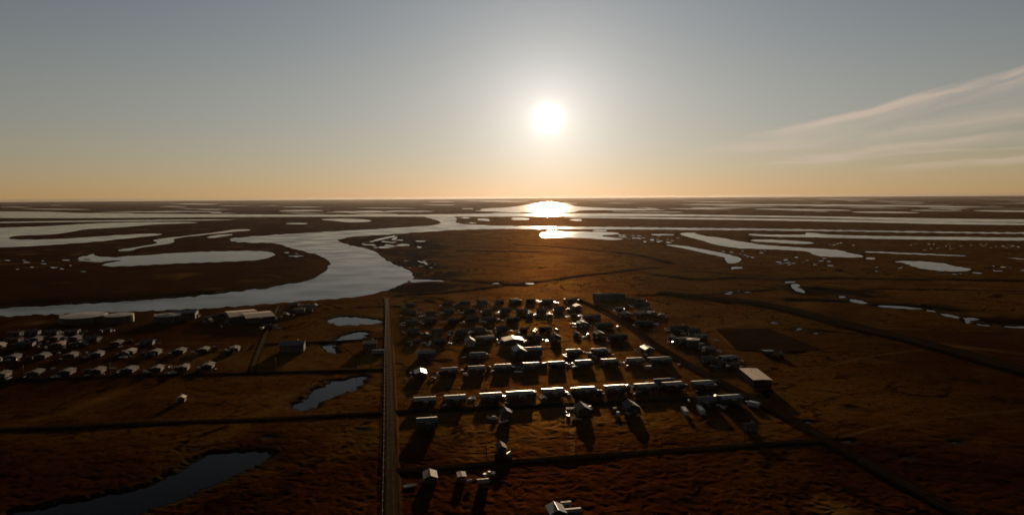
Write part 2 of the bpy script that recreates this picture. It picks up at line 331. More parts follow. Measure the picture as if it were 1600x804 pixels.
CREEKS = [  # polyline, width m, depth m
    ([(620, 462), (700, 457), (760, 450), (800, 444), (850, 439), (880, 435), (915, 430), (960, 425), (990, 421), (1030, 417.5)], 9, 1.6),
    ([(700, 436), (740, 440), (780, 443), (820, 446)], 11, 1.5),
    ([(1025, 429), (1050, 432), (1080, 436), (1110, 436.5), (1140, 433.5), (1180, 434.5), (1225, 436), (1260, 434), (1340, 434.5), (1410, 436), (1480, 436.5), (1640, 439)], 12, 2.0),
    ([(1060, 424), (1090, 423), (1130, 427), (1190, 430)], 7, 1.3), ([(1000, 461), (1080, 460), (1150, 458), (1205, 452), (1240, 450)], 6, 1.2),
    ([(1262, 450), (1300, 452), (1330, 456), (1352, 461)], 22, 1.8), ([(1240, 468), (1300, 469), (1330, 472)], 14, 1.6),
    ([(1380, 476), (1430, 477), (1480, 481), (1500, 484)], 20, 1.8), ([(1550, 500), (1640, 505)], 20, 1.6),
    ([(800, 381), (870, 385), (960, 393), (1010, 400), (1050, 411)], 10, 1.2), ([(720, 391), (790, 392), (840, 393)], 14, 1.0),
    ([(0, 474), (90, 469), (200, 463), (330, 457)], 10, 1.2),
    ([(560, 481), (600, 479), (640, 478)], 6, 0.8), ([(1360, 451), (1500, 452), (1640, 455)], 6, 0.8)]
ROADS = [   # name, polyline, width m, height m
    ('main_road', [(603.5, 466), (605, 480), (607, 540), (609, 620), (610.5, 700), (612, 804), (613.5, 900)], 4.8, 0.8),
    ('cross_road', [(-120, 603), (0, 594.5), (200, 588.5), (400, 583), (600, 577.5), (607, 577.3)], 4.5, 0.65),
    ('cross_road', [(-120, 677), (0, 672), (100, 668.5), (200, 662.5), (400, 656.5), (600, 645.5), (609, 644.8)], 4.5, 0.65),
    ('cross_road', [(615, 737), (700, 731), (800, 722.5), (1000, 708.5), (1150, 698.5), (1289, 689)], 4.5, 0.75),
    ('cross_road', [(612, 644.6), (700, 640.5), (800, 636.5), (900, 631.5), (1000, 627.5), (1100, 622), (1182, 617.5)], 4.5, 0.65),
    ('track', [(435, 478), (428, 493), (416, 520), (401, 556), (392, 583)], 3.5, 0.4),
    ('cross_road', [(418, 538), (480, 536), (560, 532), (606, 528)], 4, 0.8),
    ('diagonal_road', [(898, 466), (945, 487), (985, 510), (1020, 539), (1060, 562), (1100, 585), (1150, 612), (1200, 635.5), (1290, 688), (1380, 740), (1450, 778), (1560, 838)], 6, 1.1),
    ('airstrip_road', [(1040, 459), (1130, 468), (1200, 476), (1300, 503), (1450, 539), (1600, 582), (1720, 617)], 17, 1.9)]
TRAILS = [([(640, 606), (760, 598), (900, 590), (1040, 582), (1085, 580)], 3), ([(640, 562), (760, 557), (850, 553), (985, 549), (1030, 548)], 3), ([(625, 540), (720, 536), (850, 532), (1005, 528)], 3),
    ([(620, 506), (720, 504), (840, 501), (970, 497)], 3), ([(620, 490), (740, 488), (860, 484), (930, 482)], 3), ([(620, 478), (740, 475.5), (880, 471)], 3), ([(740, 603), (738, 640), (742, 730)], 2), ([(890, 600), (893, 660), (896, 716)], 2),
    ([(0, 564), (150, 560), (330, 553), (400, 548)], 3), ([(0, 545), (150, 541), (380, 534)], 3), ([(350, 578), (372, 556), (392, 538)], 2.5), ([(1220, 600), (1330, 560), (1450, 545)], 3),
    ([(1290, 690), (1400, 660), (1600, 640)], 2.5), ([(1040, 540), (1075, 545), (1130, 570)], 4), ([(920, 470), (1000, 492), (1050, 505)], 4)]
for r in TRAILS: r[0][:] = [on_plane(*p) for p in chaikin(r[0], 2, False)]
for r in ROADS: r[1][:] = [on_plane(*p) for p in chaikin(r[1], 1, False)]
for c in CREEKS: c[0][:] = [on_plane(*p) for p in chaikin(c[0], 2, False)]
PAD = [on_plane(*p) for p in ((1118, 514), (1200, 513.5), (1281, 545), (1215, 552), (1150, 546))]

# ------------------------------------------------------------------ ground: one sheet to the horizon
def seg_dist(X, Y, P, closed):
    best = np.full(X.shape, 1e9)
    n = len(P)
    for i in range(n if closed else n - 1):
        a, b = P[i], P[(i + 1) % n]; dx, dy = b[0] - a[0], b[1] - a[1]; L = dx * dx + dy * dy + 1e-9
        t = np.clip(((X - a[0]) * dx + (Y - a[1]) * dy) / L, 0, 1)
        np.minimum(best, (X - a[0] - t * dx) ** 2 + (Y - a[1] - t * dy) ** 2, out=best)
    return np.sqrt(best)
def inside(X, Y, P):
    r = np.zeros(X.shape, bool); n = len(P)
    for i in range(n):
        a, b = P[i], P[(i + 1) % n]
        if a[1] == b[1]: continue
        c = ((a[1] > Y) != (b[1] > Y)) & (X < (b[0] - a[0]) * (Y - a[1]) / (b[1] - a[1]) + a[0])
        r ^= c
    return r
def build_ground():
    tan_rows = np.concatenate([np.linspace(CAM_H / 40000, 0.53, 860), np.linspace(0.56, 3.0, 22), [8, 40, 400]])
    t40 = math.tan(R(40)); fine = np.arctan(np.linspace(-t40, t40, 2150))
    rest = np.linspace(R(40), R(320), 150)[1:-1]
    az_ = np.concatenate([fine, rest]); nc = len(az_); nr = len(tan_rows)
    D = (CAM_H / tan_rows)[:, None] * np.ones(nc)[None, :]
    # fine columns are equal steps across the view: lines of equal depth stay straight
    k = np.where(np.abs(az_) <= R(40.01), 1.0 / np.cos(np.minimum(np.abs(az_), R(40.01))), 1.0 / math.cos(R(40)))
    k = np.where(D > 30000, 1.0, lerp(1.0, k[None, :], npstep(40000, 20000, D)))
    D = D * k
    X = (D * np.sin(az_)[None, :]).ravel(); Y = (D * np.cos(az_)[None, :]).ravel(); D = D.ravel()
    Z = -1.0 * npstep(1000, 2200, D)
    near = 1 - npstep(1000, 2200, D)
    cell = np.maximum(D * D / (CAM_H * FPX) * 0.66, D * 0.0008)
    for wl_, am, sd in ((60, 0.5, 1), (23, 0.4, 2), (10, 0.22, 3), (4.4, 0.36, 4), (2.3, 0.46, 5)):
        f = np.clip(1.4 - cell / (0.42 * wl_), 0, 1)
        sel = f > 0
        ca, sa = math.cos(sd * 1.3), math.sin(sd * 1.3)
        xx, yy = X[sel] * ca - Y[sel] * sa, X[sel] * sa + Y[sel] * ca
        wob = vnoise(xx / wl_ * .5, yy / wl_ * .5, sd + 20) * 1.6
        v = vnoise(xx / wl_ + wob, yy / wl_ - wob, sd)
        v = np.sqrt(np.clip(v, 0, 1)) if wl_ < 12 else v     # tussocks: rounded humps with narrow troughs
        Z[sel] += am * f[sel] * (v - 0.5)
    wet = np.zeros(len(X)); mud = np.zeros(len(X)); grav = np.zeros(len(X))
    def box_sel(P, mg, dmax):
        xs = [p[0] for p in P]; ys = [p[1] for p in P]
        return np.nonzero((X > min(xs) - mg) & (X < max(xs) + mg) & (Y > min(ys) - mg) & (Y < max(ys) + mg) & (D < dmax))[0]
    for P, w_, dep in CREEKS:
        s = box_sel(P, w_ * 4, 4000)
        if not len(s): continue
        d = seg_dist(X[s], Y[s], P, False); d = d + (vnoise(X[s] / 14, Y[s] / 14, 9) - .5) * w_ * 0.9
        g = np.exp(-np.clip(d, 0, None) ** 2 / (w_ * 0.5) ** 2)
        Z[s] -= dep * g; wet[s] = np.maximum(wet[s], np.exp(-np.clip(d, 0, None) ** 2 / (w_ * 0.95) ** 2))
    for nm, P, w_, h_ in ROADS:
        s = box_sel(P, w_ + 12, 6000)
        if not len(s): continue
        d = seg_dist(X[s], Y[s], P, False)
        kk = 1 - npstep(w_ / 2 + .3, w_ / 2 + .3 + h_ * 2.2, d)
        Z[s] = Z[s] * (1 - kk) + h_ * kk
        grav[s] = np.maximum(grav[s], 1 - npstep(w_ / 2 + h_ * 1.0, w_ / 2 + 1 + h_ * 2.4, d))
    s = box_sel(PAD, 6, 3000); ins = inside(X[s], Y[s], PAD); dd = seg_dist(X[s], Y[s], PAD, True)
    kk = npstep(-2, 1, np.where(ins, dd, -dd)); Z[s] = Z[s] * (1 - kk) + 0.5 * kk
    for nm, P in WATERS:
        s = box_sel(P, 14, 2300)
        if not len(s): continue
        d = seg_dist(X[s], Y[s], P, True); d = np.where(inside(X[s], Y[s], P), -d, d)
        out = npstep(0, 4.5, d); base = (P[0].z - .06) * near[s] - 1.0 * (1 - near[s])
        zl = base * (1 - out) + Z[s] * out
        zl = np.where(d < 0, base - (0.9 if P[0].z < -.5 else .3) * npstep(0, 3, -d) * near[s], zl)
        Z[s] = np.minimum(Z[s], zl); mud[s] = np.maximum(mud[s], 1 - npstep(0.5, 7, d))
    for M_ in (((528, 375), (600, 367), (660, 366), (690, 376), (692, 400), (706, 425), (694, 437), (650, 432), (625, 416), (597, 402), (575, 389)),
               ((-40, 466), (80, 462), (200, 458), (330, 449), (430, 440), (440, 446), (350, 458), (200, 471), (-40, 482)),
               ((640, 440), (760, 444), (700, 452), (640, 458), (600, 458)), ((1240, 446), (1360, 452), (1360, 463), (1240, 458))):
        MUD = [on_plane(*p) for p in M_]
        s = box_sel(MUD, 60, 5000); ins = inside(X[s], Y[s], MUD); dd = seg_dist(X[s], Y[s], MUD, True)
        mm = npstep(-25, 30, np.where(ins, dd, -dd) + (vnoise(X[s] / 40, Y[s] / 40, 31) - .5) * 80)
        mm = mm * npstep(0.25, 0.5, vnoise(X[s] / 30, Y[s] / 55, 32) * .6 + vnoise(X[s] / 9, Y[s] / 20, 33) * .4)
        wet[s] = np.maximum(wet[s], mm * 0.85)
    trail = np.zeros(len(X))
    for P, w_ in TRAILS:
        s = box_sel(P, 12, 2500)
        if not len(s): continue
        d = seg_dist(X[s], Y[s], P, False) + (vnoise(X[s] / 5, Y[s] / 5, 41) - .5) * w_ * .7
        trail[s] = np.maximum(trail[s], (1 - npstep(w_ * .25, w_ * .75, d)) * (0.45 + 0.55 * vnoise(X[s] / 18, Y[s] / 18, 42)))
    idx = np.arange(nr * nc).reshape(nr, nc)
    a = idx[:-1]; b = idx[1:]
    a2 = np.roll(a, -1, 1); b2 = np.roll(b, -1, 1)
    quads = np.stack([a, b, b2, a2], -1).reshape(-1, 4)[:, ::1]
    me = bpy.data.meshes.new('ground')
    me.vertices.add(len(X)); me.vertices.foreach_set('co', np.stack([X, Y, Z], 1).astype(np.float32).ravel())
    me.loops.add(quads.size); me.loops.foreach_set('vertex_index', quads.astype(np.int32).ravel())
    me.polygons.add(len(quads)); me.polygons.foreach_set('loop_start', np.arange(0, quads.size, 4, dtype=np.int32))
    me.polygons.foreach_set('use_smooth', np.ones(len(quads), bool))
    me.update(calc_edges=True)
    at = me.attributes.new('soil', 'FLOAT_COLOR', 'POINT')
    at.data.foreach_set('color', np.stack([wet, mud, grav, trail], 1).astype(np.float32).ravel())
    return me

def ground_material():
    mt = bpy.data.materials.new('tundra'); mt.use_nodes = True
    n, l = mt.node_tree.nodes, mt.node_tree.links; b = n['Principled BSDF']
    t = n.new('ShaderNodeTexCoord')
    def noise(scale, detail=4, rough=0.6, dist=0.0):
        z = n.new('ShaderNodeTexNoise'); z.inputs['Scale'].default_value = scale; z.inputs['Detail'].default_value = detail
        z.inputs['Roughness'].default_value = rough; z.inputs['Distortion'].default_value = dist
        l.new(t.outputs['Object'], z.inputs['Vector']); return z.outputs[0]
    def ramp(v, stops):
        r = n.new('ShaderNodeValToRGB'); e = r.color_ramp.elements
        while len(e) > 1: e.remove(e[0])
        e[0].position = stops[0][0]; e[0].color = stops[0][1] + (1,)
        for p, c in stops[1:]: q = e.new(p); q.color = c + (1,)
        l.new(v, r.inputs[0]); return r.outputs[0]
    def mix(f, a, c, kind='MIX'):
        x = n.new('ShaderNodeMix'); x.data_type = 'RGBA'; x.blend_type = kind
        for i, v in ((0, f), (6, a), (7, c)):
            if isinstance(v, (int, float)): x.inputs[i].default_value = v
            elif isinstance(v, tuple): x.inputs[i].default_value = v + (1,)
            else: l.new(v, x.inputs[i])
        return x.outputs[2]
    def rng(v, a, c):
        x = n.new('ShaderNodeMapRange'); x.interpolation_type = 'SMOOTHSTEP'; x.inputs[1].default_value = a; x.inputs[2].default_value = c
        l.new(v, x.inputs[0]); return x.outputs[0]
    big = noise(0.0016, 5, 0.6, 0.6); mid = noise(0.012, 6, 0.65, 0.8); small = noise(0.2, 6, 0.75, 0.5); tiny = noise(0.6, 4, 0.7)
    sedge = ramp(mid, [(0.25, (0.050, 0.016, 0.0022)), (0.42, (0.085, 0.032, 0.0040)), (0.55, (0.118, 0.054, 0.0070)), (0.66, (0.085, 0.047, 0.0045)), (0.80, (0.064, 0.036, 0.0040))])
    birch_vignette = ramp(mid, [(0.25, (0.020, 0.0048, 0.0012)), (0.5, (0.040, 0.0110, 0.0018)), (0.75, (0.060, 0.021, 0.0030))])
    sx = n.new('ShaderNodeSeparateXYZ'); l.new(t.outputs['Object'], sx.inputs[0])
    # vignette falloff painted into the ground colour: redder and darker west, south, east
    ad = n.new('ShaderNodeMath'); ad.operation = 'MULTIPLY_ADD'; l.new(big, ad.inputs[0]); ad.inputs[1].default_value = 900.0; l.new(sx.outputs[0], ad.inputs[2])
    west = rng(ad.outputs[0], 330.0, -30.0)
    def madd(v, k, c_):
        q = n.new('ShaderNodeMath'); q.operation = 'MULTIPLY_ADD'; l.new(v, q.inputs[0]); q.inputs[1].default_value = k
        if isinstance(c_, float): q.inputs[2].default_value = c_
        else: l.new(c_, q.inputs[2])
        return q.outputs[0]
    south = rng(madd(mid, 120.0, sx.outputs[1]), 440.0, 340.0)
    east = n.new('ShaderNodeMath'); east.operation = 'MULTIPLY'
    l.new(rng(madd(mid, 160.0, sx.outputs[0]), 240.0, 420.0), east.inputs[0]); l.new(rng(sx.outputs[1], 760.0, 480.0), east.inputs[1])
    mxs = n.new('ShaderNodeMath'); mxs.operation = 'MAXIMUM'; l.new(south, mxs.inputs[0]); l.new(east.outputs[0], mxs.inputs[1])
    mxw = n.new('ShaderNodeMath'); mxw.operation = 'MAXIMUM'; l.new(west, mxw.inputs[0]); l.new(mxs.outputs[0], mxw.inputs[1]); west = mxw.outputs[0]
    c = mix(west, sedge, birch_vignette)
    c = mix(rng(big, 0.56, 0.70), c, birch_vignette)
    c = mix(rng(small, 0.50, 0.66), c, (0.014, 0.0055, 0.0012))  # dark splotches paint tussock shadows into the ground colour
    tn = ramp(tiny, [(0.3, (0.55, 0.55, 0.55)), (0.7, (1.25, 1.25, 1.25))]); c = mix(1.0, c, tn, 'MULTIPLY')
    at = n.new('ShaderNodeAttribute'); at.attribute_name = 'soil'
    ss = n.new('ShaderNodeSeparateColor'); l.new(at.outputs['Color'], ss.inputs[0])
    scroll = noise(0.0055, 4, 0.55, 2.5)
    c = mix(rng(scroll, 0.56, 0.75), c, (0.120, 0.062, 0.012))
    ab = n.new('ShaderNodeMath'); ab.operation = 'SUBTRACT'; l.new(scroll, ab.inputs[0]); ab.inputs[1].default_value = 0.5
    ab2 = n.new('ShaderNodeMath'); ab2.operation = 'ABSOLUTE'; l.new(ab.outputs[0], ab2.inputs[0])
    band = rng(ab2.outputs[0], 0.022, 0.006)
    bm = n.new('ShaderNodeMath'); bm.operation = 'MULTIPLY'; l.new(band, bm.inputs[0]); l.new(rng(mid, 0.40, 0.60), bm.inputs[1])
    c = mix(bm.outputs[0], c, (0.013, 0.0055, 0.0014))
    c = mix(at.outputs['Alpha'], c, (0.088, 0.046, 0.012))
    c = mix(ss.outputs[1], c, mix(mid, (0.012, 0.0085, 0.005), (0.040, 0.026, 0.011)))
    c = mix(ss.outputs[0], c, (0.006, 0.0045, 0.003))
    c = mix(ss.outputs[2], c, (0.020, 0.010, 0.003))
    l.new(c, b.inputs['Base Color'])
    b.inputs['Roughness'].default_value = 0.8; b.inputs['Specular IOR Level'].default_value = 0.0; # dry sedge blades glint a little towards the sun
    gl = n.new('ShaderNodeBsdfGlossy'); l.new(mix(1.0, mix(ss.outputs[0], c, (0.002, 0.0015, 0.001)), (2.3, 2.3, 3.2), 'MULTIPLY'), gl.inputs['Color']); gl.inputs['Roughness'].default_value = 0.62
    mx = n.new('ShaderNodeMixShader'); mx.inputs[0].default_value = 0.10
    l.new(b.outputs[0], mx.inputs[1]); l.new(gl.outputs[0], mx.inputs[2]); l.new(mx.outputs[0], n['Material Output'].inputs['Surface'])
    bp = n.new('ShaderNodeBump'); bp.inputs['Strength'].default_value = 0.7; bp.inputs['Distance'].default_value = 0.35
    hsum = n.new('ShaderNodeMath'); hsum.operation = 'ADD'; l.new(noise(0.35, 5, 0.7), hsum.inputs[0]); l.new(noise(1.3, 3, 0.6), hsum.inputs[1])
    l.new(hsum.outputs[0], bp.inputs['Height']); l.new(bp.outputs[0], b.inputs['Normal'])
    return mt
ground = link('ground', build_ground()); ground.data.materials.append(ground_material()); tag(ground, kind='structure')

def water_material(name, rough, base, bump=0.0, bscale=0.25, spec=0.24, silt=0.26):
    mt = bpy.data.materials.new(name); mt.use_nodes = True; n, l = mt.node_tree.nodes, mt.node_tree.links
    b = n['Principled BSDF']; b.inputs['Base Color'].default_value = base + (1,); b.inputs['Roughness'].default_value = rough
    b.inputs['IOR'].default_value = 1.333; b.inputs['Specular IOR Level'].default_value = spec
    t = n.new('ShaderNodeTexCoord')
    mp = n.new('ShaderNodeMapping'); mp.inputs['Scale'].default_value = (1, 1.6, 1); l.new(t.outputs['Object'], mp.inputs[0])
    z = n.new('ShaderNodeTexNoise'); z.inputs['Scale'].default_value = 0.012; z.inputs['Detail'].default_value = 6; l.new(mp.outputs[0], z.inputs['Vector'])
    r = n.new('ShaderNodeMapRange'); r.inputs[1].default_value = 0.35; r.inputs[2].default_value = 0.7
    r.inputs[3].default_value = rough * 0.5; r.inputs[4].default_value = rough * 1.35
    l.new(z.outputs[0], r.inputs[0]); l.new(r.outputs[0], b.inputs['Roughness'])
    if bump:
        z2 = n.new('ShaderNodeTexNoise'); z2.inputs['Scale'].default_value = bscale; z2.inputs['Detail'].default_value = 3; l.new(mp.outputs[0], z2.inputs['Vector'])
        bp = n.new('ShaderNodeBump'); bp.inputs['Strength'].default_value = bump; bp.inputs['Distance'].default_value = 0.05
        l.new(z2.outputs[0], bp.inputs['Height']); l.new(bp.outputs[0], b.inputs['Normal'])
    df = n.new('ShaderNodeBsdfDiffuse'); df.inputs['Color'].default_value = base + (1,)
    mx = n.new('ShaderNodeMixShader'); mx.inputs[0].default_value = silt
    l.new(b.outputs[0], mx.inputs[1]); l.new(df.outputs[0], mx.inputs[2]); l.new(mx.outputs[0], n['Material Output'].inputs['Surface'])
    return mt
M_RIVER = water_material('river_water', 0.20, (0.010, 0.0105, 0.010), 0.25, 0.15)
M_POND = water_material('pond_water', 0.10, (0.003, 0.0034, 0.004), spec=0.16, silt=0.34)
M_FAR = water_material('far_water', 0.165, (0.010, 0.010, 0.010), silt=0.22)
def sheet(name, polys, m_):
    me = bpy.data.meshes.new(name); V, F = [], []
    for P in polys:
        i = len(V); V += [tuple(p) for p in P]
        for tri in tessellate_polygon([[Vector((p[0], p[1], 0)) for p in P]]):
            a, b, c = (P[k] for k in tri)
            up = (b[0] - a[0]) * (c[1] - a[1]) - (b[1] - a[1]) * (c[0] - a[0])
            F.append(tuple(i + k for k in (tri if up > 0 else tri[::-1])))
    me.from_pydata(V, [], F); me.materials.append(m_); me.update()
    return link(name, me)
for i, (nm, P) in enumerate(WATERS):
    far = min(p[1] for p in P) > 1700
    P = [Vector((p[0], p[1], p[2] + 0.004 * (i % 12))) for p in P]
    tag(sheet(nm, [P], M_FAR if far else (M_RIVER if nm in ('river', 'bay') else M_POND)), kind='structure')
tag(sheet('marsh_pools', MARSH, M_POND), kind='structure')

M_GRAVEL = mat('gravel', (0.060, 0.031, 0.008), 0.95, spec=0.004, noise=0.35, nscale=0.25)
M_DARKGRAVEL = mat('dark_gravel', (0.020, 0.013, 0.009), 0.95, spec=0.0, noise=0.35, nscale=0.25)
M_PAD = mat('packed_soil', (0.028, 0.014, 0.007), 0.95, spec=0.0, noise=0.3, nscale=0.06)
def ribbon(name, P, w_, z, m_):
    Q = [P[0]]
    for a, b in zip(P[:-1], P[1:]):
        n = max(1, int((b - a).length / 5)); Q += [a + (b - a) * (k / n) for k in range(1, n + 1)]
    V, F, A = [], [], []; rr = random.Random(len(Q)); prof = ((-1, 0), (-.72, .04), (-.45, .0), (-.2, .06), (.2, .06), (.45, .0), (.72, .04), (1, 0))
    for i, p in enumerate(Q):
        a, b = Q[max(0, i - 1)], Q[min(len(Q) - 1, i + 1)]; d = Vector((b[0] - a[0], b[1] - a[1], 0)).normalized(); nn = Vector((-d.y, d.x, 0)) * (w_ / 2)
        for k, (t, dz) in enumerate(prof):
            u = t * (1 + rr.uniform(-.14, .16)) if k in (0, 7) else t + rr.uniform(-.03, .03)
            V.append((p[0] + nn.x * u, p[1] + nn.y * u, z + dz + (-.03 if k in (0, 7) else 0))); A.append(t)
        if i:
            k = 8 * i
            for j in range(7): F.append((k + j - 8, k + j, k + j + 1, k + j - 7))
    me = bpy.data.meshes.new(name); me.from_pydata(V, [], F); me.update()
    if me.polygons[0].normal.z < 0: me.flip_normals()
    at = me.attributes.new('across', 'FLOAT', 'POINT'); at.data.foreach_set('value', A)
    me.materials.append(m_); return tag(link(name, me), kind='structure')
def rutted(m_, light):
    n, l = m_.node_tree.nodes, m_.node_tree.links; b = n['Principled BSDF']; src = b.inputs['Base Color'].links[0].from_socket
    at = n.new('ShaderNodeAttribute'); at.attribute_name = 'across'
    ab = n.new('ShaderNodeMath'); ab.operation = 'ABSOLUTE'; l.new(at.outputs['Fac'], ab.inputs[0])
    r = n.new('ShaderNodeValToRGB'); e = r.color_ramp.elements; e[0].position = 0.15; e[0].color = (.75, .75, .7, 1); e[1].position = 1.0; e[1].color = (.45, .4, .35, 1)
    q = e.new(.42); q.color = (light, light, light, 1); q = e.new(.7); q.color = (.8, .78, .72, 1)
    l.new(ab.outputs[0], r.inputs[0])
    x = n.new('ShaderNodeMix'); x.data_type = 'RGBA'; x.blend_type = 'MULTIPLY'; x.inputs[0].default_value = 1.0
    l.new(src, x.inputs[6]); l.new(r.outputs[0], x.inputs[7]); l.new(x.outputs[2], b.inputs['Base Color'])
rutted(M_GRAVEL, 1.3); rutted(M_DARKGRAVEL, 1.7)
for i, (nm, P, w_, h_) in enumerate(ROADS):
    ribbon(nm, P, w_, h_ + 0.06 + 0.005 * i, M_DARKGRAVEL if nm in ('airstrip_road', 'diagonal_road', 'cross_road') else M_GRAVEL)
tag(sheet('gravel_pad', [[Vector((p.x, p.y, 0.55)) for p in PAD]], M_PAD), kind='structure')

# haze: thin even air over the whole scene
hb = MB(); hb.box(-40300, 40300, -40300, 40300, -4, 121)
M_HAZE = bpy.data.materials.new('haze'); M_HAZE.use_nodes = True
hn, hl = M_HAZE.node_tree.nodes, M_HAZE.node_tree.links
for q in list(hn):
    if q.type == 'BSDF_PRINCIPLED': hn.remove(q)
pv = hn.new('ShaderNodeVolumePrincipled'); pv.inputs['Color'].default_value = (0.9, 0.86, 0.85, 1)
pv.inputs['Density'].default_value = 4.2e-6; pv.inputs['Anisotropy'].default_value = 0.65
hl.new(pv.outputs[0], hn['Material Output'].inputs['Volume'])
tag(link('haze', hb.mesh('haze', M_HAZE)), kind='stuff')


# ------------------------------------------------------------------ materials of the village
ROOF = {'pale': mat('pale_metal_roof', (0.16, 0.150, 0.138), 0.35, 0.6, noise=0.12, nscale=0.8, stripe=2.2, bump=0.25),
        'tan': mat('tan_metal_roof', (0.48, 0.37, 0.25), 0.5, 0.3, noise=0.15, nscale=0.5, stripe=2.2, bump=0.25),
        'blue': mat('blue_metal_roof', (0.06, 0.10, 0.14), 0.42, 0.3, noise=0.15, nscale=0.6, stripe=2.2, bump=0.25),
        'grey': mat('grey_shingle_roof', (0.085, 0.082, 0.080), 0.85, noise=0.35, nscale=1.1),
        'dark': mat('dark_shingle_roof', (0.034, 0.032, 0.032), 0.85, noise=0.35, nscale=1.1),
        'green': mat('green_metal_roof', (0.035, 0.075, 0.055), 0.45, 0.3, noise=0.2, nscale=0.7, stripe=2.2, bump=0.25),
        'bright': mat('sunlit_tan_roof', (0.74, 0.58, 0.41), 0.55, 0.05, 0.3, noise=0.2, nscale=0.5, stripe=2.2, bump=0.25),  # lighter copy of the tan roof, strong sun put into its colour
        'light': mat('light_painted_roof', (0.34, 0.31, 0.27), 0.7, 0.0, 0.1, noise=0.2, nscale=0.7, stripe=2.2, bump=0.25),
        'rust': mat('rusty_metal_roof', (0.30, 0.16, 0.09), 0.7, 0.3, noise=0.45, nscale=0.9, stripe=2.2, bump=0.25)}
WALL = {'brown': mat('brown_siding', (0.034, 0.019, 0.012), 0.8, noise=0.3, stripe=3.0, bump=0.3, rot=1),
        'grey': mat('grey_siding', (0.050, 0.049, 0.047), 0.8, noise=0.25, stripe=3.0, bump=0.3, rot=1),
        'teal': mat('teal_siding', (0.018, 0.044, 0.043), 0.8, noise=0.25, stripe=3.0, bump=0.3, rot=1),
        'red': mat('red_siding', (0.07, 0.016, 0.012), 0.8, noise=0.25, stripe=3.0, bump=0.3, rot=1),
        'tan': mat('tan_siding', (0.11, 0.08, 0.05), 0.8, noise=0.25, stripe=3.0, bump=0.3, rot=1),
        'blue': mat('blue_siding', (0.023, 0.037, 0.056), 0.8, noise=0.25, stripe=3.0, bump=0.3, rot=1),
        'white': mat('white_siding', (0.34, 0.33, 0.31), 0.75, noise=0.15, stripe=3.0, bump=0.3, rot=1)}
M_FOUND = mat('weathered_timber', (0.03, 0.022, 0.016), 0.9, noise=0.3)
M_TRIM = mat('white_trim', (0.30, 0.29, 0.27), 0.7, noise=0.1)
M_GLASS = mat('window_glass', (0.02, 0.025, 0.03), 0.08, 0.0, 0.6)
M_DOOR = mat('painted_door', (0.16, 0.06, 0.045), 0.6, noise=0.2)
M_PIPE = mat('galvanised_steel', (0.50, 0.50, 0.48), 0.4, 0.8, noise=0.2)
M_TANK = mat('tank_steel', (0.05, 0.048, 0.045), 0.6, 0.3, noise=0.25, nscale=0.3)
M_TANKTOP = mat('tank_roof_steel', (0.42, 0.36, 0.29), 0.5, 0.35, noise=0.2, nscale=0.25)
M_ALU = mat('bare_aluminium', (0.72, 0.72, 0.71), 0.28, 0.9, noise=0.15)
M_RUBBER = mat('rubber', (0.02, 0.02, 0.02), 0.9)
M_BLACK = mat('black_plastic', (0.03, 0.03, 0.03), 0.5)
M_JACKET = mat('pipe_jacket', (0.10, 0.075, 0.05), 0.85, 0.0, 0.02, noise=0.5, nscale=0.4)
M_POLE = mat('creosoted_pole', (0.06, 0.045, 0.032), 0.9, noise=0.3)
PAINT = {k: mat(k + '_paint', c, 0.35, 0.0, 0.5, noise=0.1) for k, c in
         (('white', (0.7, 0.7, 0.68)), ('red', (0.28, 0.03, 0.025)), ('blue', (0.04, 0.08, 0.2)), ('black', (0.03, 0.03, 0.032)), ('silver', (0.5, 0.5, 0.5)))}
for k in ('white', 'silver'): PAINT[k].node_tree.nodes['Principled BSDF'].inputs['Coat Weight'].default_value = 0.5
CACHE = {}
def cached(key, fn):
    if key not in CACHE: CACHE[key] = fn()
    return CACHE[key]

# ------------------------------------------------------------------ houses
def window_mesh(w_, h_):
    def f():
        b = MB(); t = 0.09
        b.box(-w_ / 2, w_ / 2, -0.05, 0.05, 0, t, 0); b.box(-w_ / 2, w_ / 2, -0.05, 0.05, h_ - t, h_, 0)
        b.box(-w_ / 2, -w_ / 2 + t, -0.05, 0.05, t, h_ - t, 0); b.box(w_ / 2 - t, w_ / 2, -0.05, 0.05, t, h_ - t, 0)
        b.box(-0.03, 0.03, -0.045, 0.045, t, h_ - t, 0)
        b.box(-w_ / 2 + t, w_ / 2 - t, -0.01, 0.015, t, h_ - t, 1)
        return b.mesh('window', M_TRIM, M_GLASS)
    return cached(('win', w_, h_), f)
def gable_shell(L, W, z0, h, pitch, name, m_):
    rise = W / 2 * math.tan(pitch); b = MB()
    b.prism([(-W / 2, z0), (W / 2, z0), (W / 2, z0 + h), (0, z0 + h + rise), (-W / 2, z0 + h)], -L / 2, L / 2)
    return b.mesh(name, m_)
def gable_roof(L, W, z0, h, pitch, ov, th, name, m_):
    rise = W / 2 * math.tan(pitch); b = MB(); t = math.tan(pitch); y = W / 2 + ov; ze = z0 + h - ov * t + .03; zr = z0 + h + rise + .03
    b.prism([(-y, ze), (0, zr), (0, zr + th), (-y, ze + th)][::-1], -L / 2 - ov, L / 2 + ov)
    b.prism([(y, ze), (y, ze + th), (0, zr + th), (0, zr)][::-1], -L / 2 - ov, L / 2 + ov)
    b.box(-L / 2 - ov - .02, L / 2 + ov + .02, -0.12, 0.12, zr + th - .03, zr + th + .05)
    return b.mesh(name, m_)
